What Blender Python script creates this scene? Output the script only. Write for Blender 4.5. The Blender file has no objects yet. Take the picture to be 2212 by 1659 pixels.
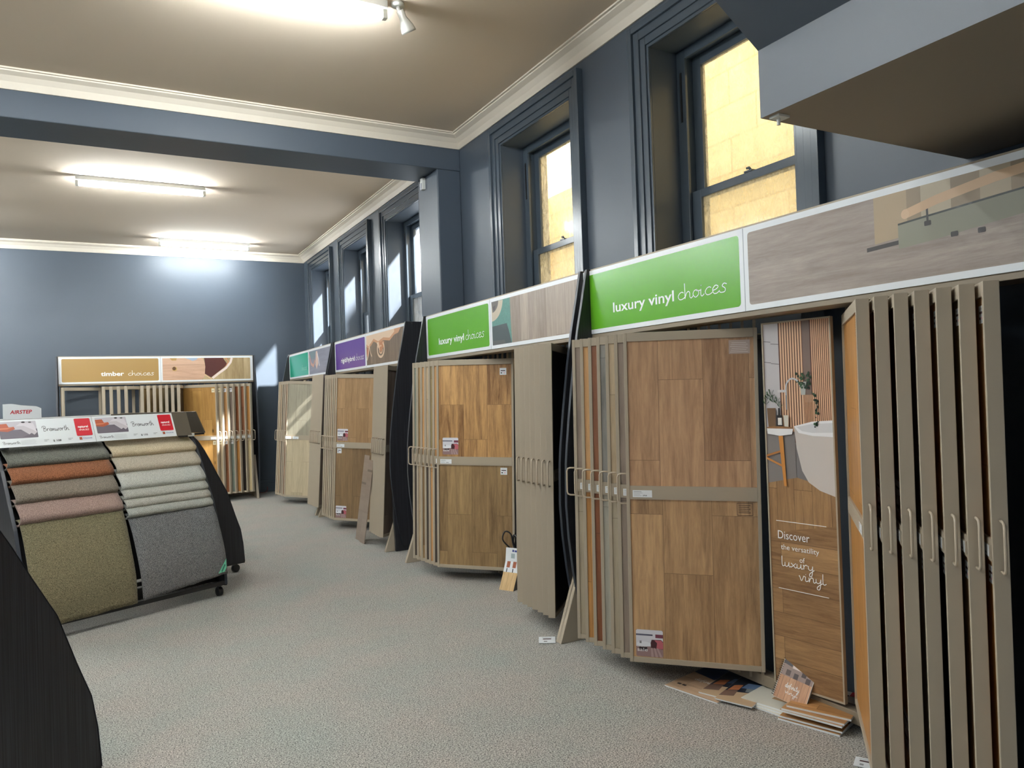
import bpy, bmesh, math, random
from mathutils import Vector, Matrix

random.seed(7)
sc = bpy.context.scene
COL = sc.collection
R = math.radians
PI = math.pi

# ------------------------------------------------------------------ camera
cam_d = bpy.data.cameras.new('camera')
cam = bpy.data.objects.new('camera', cam_d)
COL.objects.link(cam)
sc.camera = cam
cam_d.sensor_width = 36.0
cam_d.lens = 1624.0 / 2212.0 * 36.0
cam_d.clip_start = 0.05
yaw, pitch, roll = R(28.35), R(0.65), R(-1.99)
fwd = Vector((math.sin(yaw) * math.cos(pitch), math.cos(yaw) * math.cos(pitch), math.sin(pitch)))
r0 = Vector((math.cos(yaw), -math.sin(yaw), 0))
u0 = r0.cross(fwd)
rt = r0 * math.cos(roll) + u0 * math.sin(roll)
up = -r0 * math.sin(roll) + u0 * math.cos(roll)
cam.matrix_world = Matrix(((rt.x, up.x, -fwd.x, 0), (rt.y, up.y, -fwd.y, 0), (rt.z, up.z, -fwd.z, 1.5), (0, 0, 0, 1)))

# ------------------------------------------------------------------ world, sun, exposure
w = bpy.data.worlds.new('sky')
sc.world = w
w.use_nodes = True
bg = w.node_tree.nodes['Background']
bg.inputs[0].default_value = (0.88, 0.94, 1.0, 1)
bg.inputs[1].default_value = 2.15

sun_d = bpy.data.lights.new('sun', 'SUN')
sun = bpy.data.objects.new('sun', sun_d)
COL.objects.link(sun)
sun_d.energy = 26.0
sun_d.angle = R(2.6)
sun_d.color = (1.0, 0.95, 0.88)
sun.rotation_euler = Vector((-0.82, 1.0, -1.02)).to_track_quat('-Z', 'Y').to_euler()
sun.location = (9, -6, 9)

WIN = [(2.561, 3.637), (4.548, 5.624), (7.53, 8.606), (9.391, 10.467), (11.244, 12.32)]
for a, b in WIN:                                   # light portals: they only guide the sampling of the sky
    ld = bpy.data.lights.new('window_portal', 'AREA')
    ld.shape = 'RECTANGLE'
    ld.size = 1.9
    ld.size_y = b - a
    ld.cycles.is_portal = True
    lo = bpy.data.objects.new('window_portal', ld)
    COL.objects.link(lo)
    lo.matrix_world = Matrix.Translation((3.47, (a + b) / 2, 2.7)) @ Matrix.Rotation(R(90), 4, 'Y')
FILL_WIN = (-5.3, -3.2, 0.35, 2.7)                      # shopfront added behind the camera for fill light: x0, x1, z0, z1
ld = bpy.data.lights.new('fill_window_portal', 'AREA')
ld.shape = 'RECTANGLE'
ld.size, ld.size_y = FILL_WIN[1] - FILL_WIN[0], FILL_WIN[3] - FILL_WIN[2]
ld.cycles.is_portal = True
lo = bpy.data.objects.new('fill_window_portal', ld)
COL.objects.link(lo)
lo.matrix_world = Matrix.Translation(((FILL_WIN[0] + FILL_WIN[1]) / 2, -4.62, (FILL_WIN[2] + FILL_WIN[3]) / 2)) @ Matrix.Rotation(R(90), 4, 'X')

TUBE_POWER = 105.0
sc.view_settings.view_transform = 'Standard'
sc.view_settings.look = 'None'
sc.view_settings.gamma = 1.0
sc.view_settings.use_curve_mapping = False
sc.view_settings.exposure = 0.9
sc.cycles.use_denoising = True
sc.cycles.max_bounces = 10
sc.cycles.diffuse_bounces = 6
sc.cycles.glossy_bounces = 3
sc.cycles.transmission_bounces = 4
sc.cycles.transparent_max_bounces = 12
sc.cycles.caustics_reflective = False
sc.cycles.caustics_refractive = False
sc.cycles.sample_clamp_indirect = 6.0

# ------------------------------------------------------------------ materials
def lin(c):
    c = c / 255.0
    return c / 12.92 if c <= 0.04045 else ((c + 0.055) / 1.055) ** 2.4

def rgb(*c):
    return tuple(lin(v) for v in c) + (1,)

MATS = {}
def mat(name, col, rough=0.5, metal=0.0, spec=0.5, emit=None, bump=None, var=0.0, vscale=3.0, coat=0.0):
    if name in MATS:
        return MATS[name]
    m = bpy.data.materials.new(name)
    m.use_nodes = True
    nt = m.node_tree
    p = nt.nodes['Principled BSDF']
    p.inputs['Base Color'].default_value = col
    p.inputs['Roughness'].default_value = rough
    p.inputs['Metallic'].default_value = metal
    p.inputs['Specular IOR Level'].default_value = spec
    if coat:
        p.inputs['Coat Weight'].default_value = coat
    if emit:
        p.inputs['Emission Color'].default_value = emit[0]
        p.inputs['Emission Strength'].default_value = emit[1]
    tc = nt.nodes.new('ShaderNodeTexCoord')
    n = nt.nodes.new('ShaderNodeTexNoise')
    n.inputs['Scale'].default_value = vscale
    n.inputs['Detail'].default_value = 4
    nt.links.new(tc.outputs['Object'], n.inputs['Vector'])
    mx = nt.nodes.new('ShaderNodeMix')
    mx.data_type = 'RGBA'
    mx.inputs['A'].default_value = tuple(c * (1 - var) for c in col[:3]) + (1,)
    mx.inputs['B'].default_value = tuple(min(1, c * (1 + var)) for c in col[:3]) + (1,)
    nt.links.new(n.outputs['Fac'], mx.inputs['Factor'])
    nt.links.new(mx.outputs['Result'], p.inputs['Base Color'])
    if bump:
        n2 = nt.nodes.new('ShaderNodeTexNoise')
        n2.inputs['Scale'].default_value = bump[0]
        n2.inputs['Detail'].default_value = 3
        nt.links.new(tc.outputs['Object'], n2.inputs['Vector'])
        b = nt.nodes.new('ShaderNodeBump')
        b.inputs['Strength'].default_value = bump[1]
        b.inputs['Distance'].default_value = bump[2]
        nt.links.new(n2.outputs['Fac'], b.inputs['Height'])
        nt.links.new(b.outputs['Normal'], p.inputs['Normal'])
    MATS[name] = m
    return m

def wood(name, dark, light, plank=(0.2, 0.95), grain=1.0, off=0.0, rough=0.42, contrast=1.0, seam=0.35, knots=0.0, axis='Z', bw=0.22):
    """Planks running along local Z (or X); dark/light are sRGB triples."""
    if name in MATS:
        return MATS[name]
    m = bpy.data.materials.new(name)
    m.use_nodes = True
    nt = m.node_tree
    N, L = nt.nodes.new, nt.links.new
    p = nt.nodes['Principled BSDF']
    p.inputs['Roughness'].default_value = rough
    tc = N('ShaderNodeTexCoord')
    sp = N('ShaderNodeSeparateXYZ')
    L(tc.outputs['Object'], sp.inputs[0])
    along, across = ('Z', 'X') if axis == 'Z' else ('X', 'Z')
    ad = N('ShaderNodeMath'); ad.operation = 'ADD'; ad.inputs[1].default_value = 7.13 + off
    L(sp.outputs[along], ad.inputs[0])
    ac = N('ShaderNodeMath'); ac.operation = 'ADD'; ac.inputs[1].default_value = off * 0.37
    L(sp.outputs[across], ac.inputs[0])
    cb = N('ShaderNodeCombineXYZ')
    L(ad.outputs[0], cb.inputs[0]); L(ac.outputs[0], cb.inputs[1])
    br = N('ShaderNodeTexBrick')
    br.offset = 0.37; br.offset_frequency = 2
    br.inputs['Scale'].default_value = 1
    br.inputs['Brick Width'].default_value = plank[1]
    br.inputs['Row Height'].default_value = plank[0]
    br.inputs['Mortar Size'].default_value = 0.0012
    br.inputs['Mortar Smooth'].default_value = 0.3
    br.inputs['Color1'].default_value = (0, 0, 0, 1)
    br.inputs['Color2'].default_value = (1, 1, 1, 1)
    br.inputs['Mortar'].default_value = (0.5, 0.5, 0.5, 1)
    L(cb.outputs[0], br.inputs['Vector'])
    # grain: coordinates stretched along the plank, shifted per plank
    sc1 = N('ShaderNodeCombineXYZ')
    ma = N('ShaderNodeMath'); ma.operation = 'MULTIPLY'; ma.inputs[1].default_value = 1.6 * grain
    mc = N('ShaderNodeMath'); mc.operation = 'MULTIPLY'; mc.inputs[1].default_value = 17.0 * grain
    L(ad.outputs[0], ma.inputs[0]); L(ac.outputs[0], mc.inputs[0])
    mp = N('ShaderNodeMath'); mp.operation = 'MULTIPLY'; mp.inputs[1].default_value = 9.0
    L(br.outputs['Color'], mp.inputs[0])
    L(ma.outputs[0], sc1.inputs[0]); L(mc.outputs[0], sc1.inputs[1]); L(mp.outputs[0], sc1.inputs[2])
    n1 = N('ShaderNodeTexNoise')
    n1.inputs['Scale'].default_value = 1.0; n1.inputs['Detail'].default_value = 8
    n1.inputs['Roughness'].default_value = 0.62; n1.inputs['Distortion'].default_value = 1.1
    L(sc1.outputs[0], n1.inputs['Vector'])
    n2 = N('ShaderNodeTexNoise')
    n2.inputs['Scale'].default_value = 4.5; n2.inputs['Detail'].default_value = 5
    n2.inputs['Roughness'].default_value = 0.75
    L(sc1.outputs[0], n2.inputs['Vector'])
    mixf = N('ShaderNodeMath'); mixf.operation = 'MULTIPLY_ADD'
    L(n2.outputs['Fac'], mixf.inputs[0]); mixf.inputs[1].default_value = 0.45
    m1 = N('ShaderNodeMath'); m1.operation = 'MULTIPLY_ADD'
    L(n1.outputs['Fac'], m1.inputs[0]); m1.inputs[1].default_value = 0.75; 
    m2 = N('ShaderNodeMath'); m2.operation = 'MULTIPLY_ADD'
    L(br.outputs['Color'], m2.inputs[0]); m2.inputs[1].default_value = bw; m2.inputs[2].default_value = -0.1 - bw / 2
    L(m2.outputs[0], m1.inputs[2]); L(m1.outputs[0], mixf.inputs[2])
    cr = N('ShaderNodeValToRGB')
    c0, c1 = rgb(*dark), rgb(*light)
    half = 0.28 / contrast
    cr.color_ramp.elements[0].position = max(0, 0.5 - half); cr.color_ramp.elements[0].color = c0
    cr.color_ramp.elements[1].position = min(1, 0.5 + half); cr.color_ramp.elements[1].color = c1
    L(mixf.outputs[0], cr.inputs[0])
    sm = N('ShaderNodeMix'); sm.data_type = 'RGBA'
    L(cr.outputs[0], sm.inputs['A'])
    sm.inputs['B'].default_value = tuple(c * 0.35 for c in c0[:3]) + (1,)
    fm = N('ShaderNodeMath'); fm.operation = 'MULTIPLY'; fm.inputs[1].default_value = seam * 2
    L(br.outputs['Fac'], fm.inputs[0]); L(fm.outputs[0], sm.inputs['Factor'])
    out = sm.outputs['Result']
    if knots:
        v = N('ShaderNodeTexVoronoi'); v.inputs['Scale'].default_value = 1.0
        s3 = N('ShaderNodeCombineXYZ')
        q1 = N('ShaderNodeMath'); q1.operation = 'MULTIPLY'; q1.inputs[1].default_value = 3.2
        q2 = N('ShaderNodeMath'); q2.operation = 'MULTIPLY'; q2.inputs[1].default_value = 6.0
        L(ad.outputs[0], q1.inputs[0]); L(ac.outputs[0], q2.inputs[0])
        L(q1.outputs[0], s3.inputs[0]); L(q2.outputs[0], s3.inputs[1])
        L(s3.outputs[0], v.inputs['Vector'])
        kr = N('ShaderNodeValToRGB')
        kr.color_ramp.elements[0].position = 0.03; kr.color_ramp.elements[0].color = (knots, knots, knots, 1)
        kr.color_ramp.elements[1].position = 0.14; kr.color_ramp.elements[1].color = (0, 0, 0, 1)
        L(v.outputs['Distance'], kr.inputs[0])
        km = N('ShaderNodeMix'); km.data_type = 'RGBA'
        L(out, km.inputs['A']); km.inputs['B'].default_value = tuple(c * 0.15 for c in c0[:3]) + (1,)
        L(kr.outputs[0], km.inputs['Factor'])
        out = km.outputs['Result']
    L(out, p.inputs['Base Color'])
    b = N('ShaderNodeBump'); b.inputs['Strength'].default_value = 0.15; b.inputs['Distance'].default_value = 0.002
    L(mixf.outputs[0], b.inputs['Height']); L(b.outputs['Normal'], p.inputs['Normal'])
    MATS[name] = m
    return m

def pile(name, dark, light, scale=220, patch=None, rough=1.0, weave=False):
    """Carpet pile: fine two-tone speckle with real bump and broad tone drift."""
    if name in MATS:
        return MATS[name]
    m = bpy.data.materials.new(name)
    m.use_nodes = True
    nt = m.node_tree
    N, L = nt.nodes.new, nt.links.new
    p = nt.nodes['Principled BSDF']
    p.inputs['Roughness'].default_value = rough
    p.inputs['Specular IOR Level'].default_value = 0.1
    p.inputs['Sheen Weight'].default_value = 0.15
    tc = N('ShaderNodeTexCoord')
    n1 = N('ShaderNodeTexNoise'); n1.inputs['Scale'].default_value = scale
    n1.inputs['Detail'].default_value = 3; n1.inputs['Roughness'].default_value = 0.7
    n1.inputs['Distortion'].default_value = 0.4
    L(tc.outputs['Object'], n1.inputs['Vector'])
    cr = N('ShaderNodeValToRGB')
    cr.color_ramp.elements[0].position = 0.36; cr.color_ramp.elements[0].color = rgb(*dark)
    cr.color_ramp.elements[1].position = 0.64; cr.color_ramp.elements[1].color = rgb(*light)
    fac = n1.outputs['Fac']
    if weave:
        wv = N('ShaderNodeTexWave'); wv.bands_direction = 'DIAGONAL'
        wv.inputs['Scale'].default_value = 55; wv.inputs['Distortion'].default_value = 3
        wv.inputs['Detail'].default_value = 1; wv.inputs['Detail Scale'].default_value = 6
        L(tc.outputs['Object'], wv.inputs['Vector'])
        mm = N('ShaderNodeMath'); mm.operation = 'MULTIPLY_ADD'; mm.inputs[1].default_value = 0.28
        ms = N('ShaderNodeMath'); ms.operation = 'MULTIPLY_ADD'; ms.inputs[1].default_value = 0.8; ms.inputs[2].default_value = -0.04
        L(n1.outputs['Fac'], ms.inputs[0]); L(wv.outputs['Fac'], mm.inputs[0]); L(ms.outputs[0], mm.inputs[2])
        fac = mm.outputs[0]
    L(fac, cr.inputs[0])
    out = cr.outputs[0]
    n2 = N('ShaderNodeTexNoise'); n2.inputs['Scale'].default_value = 2.2; n2.inputs['Detail'].default_value = 3
    L(tc.outputs['Object'], n2.inputs['Vector'])
    mx = N('ShaderNodeMix'); mx.data_type = 'RGBA'; mx.blend_type = 'MULTIPLY'
    mx.inputs['Factor'].default_value = 1
    c2 = N('ShaderNodeValToRGB')
    c2.color_ramp.elements[0].position = 0.3
    c2.color_ramp.elements[1].position = 0.7
    pa = patch or ((0.9, 0.92, 0.9, 1), (1.05, 1.0, 0.96, 1))
    c2.color_ramp.elements[0].color, c2.color_ramp.elements[1].color = pa
    L(n2.outputs['Fac'], c2.inputs[0])
    L(out, mx.inputs['A']); L(c2.outputs[0], mx.inputs['B'])
    L(mx.outputs['Result'], p.inputs['Base Color'])
    b = N('ShaderNodeBump'); b.inputs['Strength'].default_value = 0.6; b.inputs['Distance'].default_value = 0.004
    L(fac, b.inputs['Height']); L(b.outputs['Normal'], p.inputs['Normal'])
    MATS[name] = m
    return m

def black_laminate():
    m = mat('black_laminate', (0.014, 0.014, 0.017, 1), rough=0.45)
    nt = m.node_tree
    N, L = nt.nodes.new, nt.links.new
    p = nt.nodes['Principled BSDF']
    tc = N('ShaderNodeTexCoord'); mp = N('ShaderNodeMapping')
    mp.inputs['Scale'].default_value = (260, 260, 2.0)
    L(tc.outputs['Object'], mp.inputs[0])
    n = N('ShaderNodeTexNoise'); n.inputs['Scale'].default_value = 1; n.inputs['Detail'].default_value = 2
    L(mp.outputs[0], n.inputs['Vector'])
    cr = N('ShaderNodeValToRGB')
    cr.color_ramp.elements[0].color = (0.008, 0.008, 0.010, 1); cr.color_ramp.elements[0].position = 0.35
    cr.color_ramp.elements[1].color = (0.026, 0.027, 0.034, 1); cr.color_ramp.elements[1].position = 0.7
    L(n.outputs['Fac'], cr.inputs[0]); L(cr.outputs[0], p.inputs['Base Color'])
    b = N('ShaderNodeBump'); b.inputs['Strength'].default_value = 0.35; b.inputs['Distance'].default_value = 0.001
    L(n.outputs['Fac'], b.inputs['Height']); L(b.outputs['Normal'], p.inputs['Normal'])
    return m

def glass_mat(name, tint, milky, rough_spots):
    """Old thin pane: mostly see-through, with a milky film and dirt."""
    m = bpy.data.materials.new(name)
    m.use_nodes = True
    nt = m.node_tree
    nt.nodes.clear()
    N, L = nt.nodes.new, nt.links.new
    o = N('ShaderNodeOutputMaterial')
    tr = N('ShaderNodeBsdfTransparent'); tr.inputs[0].default_value = tint
    tl = N('ShaderNodeBsdfTranslucent'); tl.inputs[0].default_value = tint
    gl = N('ShaderNodeBsdfGlossy'); gl.inputs['Roughness'].default_value = 0.12
    tc = N('ShaderNodeTexCoord')
    mp = N('ShaderNodeMapping'); mp.inputs['Scale'].default_value = (1, 1.6, 0.8)
    L(tc.outputs['Object'], mp.inputs[0])
    n = N('ShaderNodeTexNoise'); n.inputs['Scale'].default_value = 9; n.inputs['Detail'].default_value = 9
    n.inputs['Roughness'].default_value = 0.7; n.inputs['Distortion'].default_value = 1.5
    L(mp.outputs[0], n.inputs['Vector'])
    mr = N('ShaderNodeMapRange')
    mr.inputs['From Min'].default_value = 0.35; mr.inputs['From Max'].default_value = 0.72
    mr.inputs['To Min'].default_value = milky; mr.inputs['To Max'].default_value = min(1, milky + rough_spots)
    L(n.outputs['Fac'], mr.inputs['Value'])
    mx = N('ShaderNodeMixShader')
    L(mr.outputs[0], mx.inputs[0]); L(tr.outputs[0], mx.inputs[1]); L(tl.outputs[0], mx.inputs[2])
    m2 = N('ShaderNodeMixShader'); m2.inputs[0].default_value = 0.02
    L(mx.outputs[0], m2.inputs[1]); L(gl.outputs[0], m2.inputs[2])
    L(m2.outputs[0], o.inputs[0])
    return m

BLUE = rgb(76, 86, 98)
M_wall = mat('wall_paint_blue', BLUE, rough=0.42, bump=(14, 0.12, 0.004), var=0.05, vscale=1.5)
M_trimb = mat('gloss_trim_blue', rgb(76, 87, 98), rough=0.22, var=0.04)
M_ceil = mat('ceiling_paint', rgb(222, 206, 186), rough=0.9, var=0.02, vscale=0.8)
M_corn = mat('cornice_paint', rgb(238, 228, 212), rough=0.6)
M_ceilshade = mat('shaded_ceiling_paint', rgb(150, 138, 122), rough=0.8)  # ceiling paint with the shade under the bulkhead darkened into its colour
M_beige = mat('beige_powder_coat', rgb(172, 160, 141), rough=0.5, var=0.03, vscale=8)
M_beige2 = mat('beige_wire', rgb(186, 172, 152), rough=0.35)
M_beigedk = mat('beige_rail', rgb(140, 128, 110), rough=0.5)
M_black = black_laminate()
M_blackp = mat('black_plastic', (0.012, 0.012, 0.013, 1), rough=0.4)
M_edge = mat('bluegrey_edging', rgb(50, 55, 64), rough=0.4)
M_bdark = mat('bracket_dark', (0.03, 0.03, 0.03, 1), rough=0.5)
M_white = mat('white_board', rgb(236, 240, 243), rough=0.35)
M_offwhite = mat('white_plastic', rgb(225, 226, 220), rough=0.4)
M_green = mat('sign_green', rgb(98, 172, 40), rough=0.25)
M_gold = mat('sign_gold', rgb(176, 142, 84), rough=0.3)
M_teal = mat('sign_teal', rgb(30, 168, 134), rough=0.25)
M_purple = mat('sign_purple', rgb(104, 72, 158), rough=0.25)
M_text = mat('lettering_white', rgb(250, 252, 250), rough=0.4)
M_ink = mat('ink_black', rgb(28, 28, 32), rough=0.5)
M_greyink = mat('ink_grey', rgb(150, 152, 156), rough=0.5)
M_red = mat('print_red', rgb(205, 24, 44), rough=0.35)
M_pink = mat('print_pink', rgb(232, 120, 140), rough=0.4)
M_glass = glass_mat('window_glass', (0.96, 0.98, 1, 1), 0.03, 0.12)
M_glassd = glass_mat('dirty_window_glass', (1.0, 0.96, 0.86, 1), 0.12, 0.4)

def paint(*c, r=0.4):
    return mat('print_%d_%d_%d' % c, rgb(*c), rough=r)

# ------------------------------------------------------------------ mesh helpers
class MB:
    def __init__(self):
        self.v, self.f, self.m, self.sm = [], [], [], []
    def add(self, vs, fs, mi=0, M=None, smooth=False):
        o = len(self.v)
        self.v += [tuple(M @ Vector(p)) if M else tuple(p) for p in vs]
        for f in fs:
            self.f.append([i + o for i in f]); self.m.append(mi); self.sm.append(smooth)
        return self
    def box(self, x0, x1, y0, y1, z0, z1, mi=0, M=None):
        vs = [(x, y, z) for z in (z0, z1) for y in (y0, y1) for x in (x0, x1)]
        fs = [(0, 2, 3, 1), (4, 5, 7, 6), (0, 1, 5, 4), (2, 6, 7, 3), (0, 4, 6, 2), (1, 3, 7, 5)]
        return self.add(vs, fs, mi, M)
    def prism(self, poly, a, b, axis='y', mi=0, M=None):
        """poly in the two other axes, extruded from a to b along axis."""
        n = len(poly)
        def P(p, t):
            return {'y': (p[0], t, p[1]), 'x': (t, p[0], p[1]), 'z': (p[0], p[1], t)}[axis]
        vs = [P(p, a) for p in poly] + [P(p, b) for p in poly]
        fs = [list(range(n)), list(range(2 * n - 1, n - 1, -1))]
        fs += [(i, i + n, (i + 1) % n + n, (i + 1) % n) for i in range(n)]
        return self.add(vs, fs, mi, M)
    def tube(self, pts, r, seg=8, mi=0, caps=True, M=None):
        pts = [Vector(p) for p in pts]
        vs, fs = [], []
        prev = None
        for i, p in enumerate(pts):
            t = (pts[min(i + 1, len(pts) - 1)] - pts[max(i - 1, 0)]).normalized()
            if prev is None:
                a = t.orthogonal().normalized()
            else:
                a = (prev - t * prev.dot(t))
                a = a.normalized() if a.length > 1e-6 else t.orthogonal().normalized()
            prev = a
            b = t.cross(a)
            rr = r[i] if isinstance(r, (list, tuple)) else r
            for k in range(seg):
                an = 2 * PI * k / seg
                vs.append(p + (a * math.cos(an) + b * math.sin(an)) * rr)
        for i in range(len(pts) - 1):
            for k in range(seg):
                fs.append((i * seg + k, i * seg + (k + 1) % seg, (i + 1) * seg + (k + 1) % seg, (i + 1) * seg + k))
        if caps:
            fs.append(list(range(seg))[::-1]); fs.append([(len(pts) - 1) * seg + k for k in range(seg)])
        return self.add(vs, fs, mi, M, smooth=True)
    def lathe(self, prof, seg=20, mi=0, M=None):
        vs, fs = [], []
        for r, z in prof:
            for k in range(seg):
                an = 2 * PI * k / seg
                vs.append((r * math.cos(an), r * math.sin(an), z))
        for i in range(len(prof) - 1):
            for k in range(seg):
                fs.append((i * seg + k, i * seg + (k + 1) % seg, (i + 1) * seg + (k + 1) % seg, (i + 1) * seg + k))
        return self.add(vs, fs, mi, M, smooth=True)
    def mesh(self, name, mats):
        me = bpy.data.meshes.new(name)
        me.from_pydata(self.v, [], self.f)
        for m in (mats if isinstance(mats, (list, tuple)) else [mats]):
            me.materials.append(m)
        me.polygons.foreach_set('material_index', self.m)
        me.polygons.foreach_set('use_smooth', self.sm)
        bm = bmesh.new(); bm.from_mesh(me)
        bmesh.ops.recalc_face_normals(bm, faces=bm.faces)
        bm.to_mesh(me); bm.free()
        me.update()
        return me
    def build(self, name, mats, parent=None, bevel=0.0, seg=2):
        return link(name, self.mesh(name, mats), parent, bevel, seg)

def link(name, me, parent=None, bevel=0.0, seg=2):
    o = bpy.data.objects.new(name, me)
    COL.objects.link(o)
    if parent:
        o.parent = parent
    if bevel:
        b = o.modifiers.new('bevel', 'BEVEL'); b.width = bevel; b.segments = seg; b.limit_method = 'ANGLE'
        b.angle_limit = R(40)
    return o

def tag(o, label=None, cat=None, group=None, kind=None):
    if label: o['label'] = label
    if cat: o['category'] = cat
    if group: o['group'] = group
    if kind: o['kind'] = kind
    return o

def thing(name, label, cat, loc=(0, 0, 0), rz=0.0, group=None, mw=None):
    o = bpy.data.objects.new(name, None)
    o.empty_display_size = 0.05
    COL.objects.link(o)
    if mw is not None:
        o.matrix_world = mw
    else:
        o.location = loc; o.rotation_euler = (0, 0, rz)
    return tag(o, label, cat, group)

def struct(name, mb, m, bevel=0.0):
    return tag(mb.build(name, m, None, bevel), kind='structure')

def catmull(pts, n=6, closed=False):
    P = [Vector(p) for p in pts]
    out = []
    N = len(P)
    rng = range(N if closed else N - 1)
    for i in rng:
        p0 = P[(i - 1) % N] if closed or i > 0 else P[0]
        p1, p2 = P[i], P[(i + 1) % N]
        p3 = P[(i + 2) % N] if closed or i + 2 < N else P[-1]
        for k in range(n):
            t = k / n
            out.append(0.5 * ((2 * p1) + (-p0 + p2) * t + (2 * p0 - 5 * p1 + 4 * p2 - p3) * t * t + (-p0 + 3 * p1 - 3 * p2 + p3) * t ** 3))
    if not closed:
        out.append(P[-1])
    return out

# printed shapes: everything is drawn on a local x-z plate, front towards -y
class Print:
    def __init__(self):
        self.mb = MB(); self.mats = []; self.layer = 0
    def mi(self, m):
        if m not in self.mats: self.mats.append(m)
        return self.mats.index(m)
    def poly(self, pts, m, y):
        self.layer += 1
        yy = y - 0.00006 * self.layer
        self.mb.add([(p[0], yy, p[1]) for p in pts], [list(range(len(pts)))], self.mi(m))
    def rect(self, x0, x1, z0, z1, m, y, r=0.0):
        if r <= 0:
            self.poly([(x0, z0), (x1, z0), (x1, z1), (x0, z1)], m, y); return
        pts = []
        for cx, cz, a in ((x1 - r, z0 + r, -90), (x1 - r, z1 - r, 0), (x0 + r, z1 - r, 90), (x0 + r, z0 + r, 180)):
            for k in range(5):
                an = R(a + 22.5 * k)
                pts.append((cx + r * math.cos(an), cz + r * math.sin(an)))
        self.poly(pts, m, y)
    def disc(self, cx, cz, rx, rz, m, y, n=22):
        self.poly([(cx + rx * math.cos(2 * PI * k / n), cz + rz * math.sin(2 * PI * k / n)) for k in range(n)], m, y)
    def stroke(self, pts, wd, m, y):
        """A flat ribbon along 2D points."""
        P = [Vector((p[0], p[1])) for p in pts]
        L, Rr = [], []
        for i, p in enumerate(P):
            t = P[min(i + 1, len(P) - 1)] - P[max(i - 1, 0)]
            if t.length < 1e-9: t = Vector((1, 0))
            t.normalize(); nn = Vector((-t.y, t.x)) * wd / 2
            L.append(p + nn); Rr.append(p - nn)
        self.layer += 1
        yy = y - 0.00006 * self.layer
        vs = [(p.x, yy, p.y) for p in L] + [(p.x, yy, p.y) for p in Rr]
        n = len(P)
        self.mb.add(vs, [(i, i + 1, i + 1 + n, i + n) for i in range(n - 1)], self.mi(m))
    def build(self, name, parent):
        return self.mb.build(name, self.mats, parent)

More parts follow.
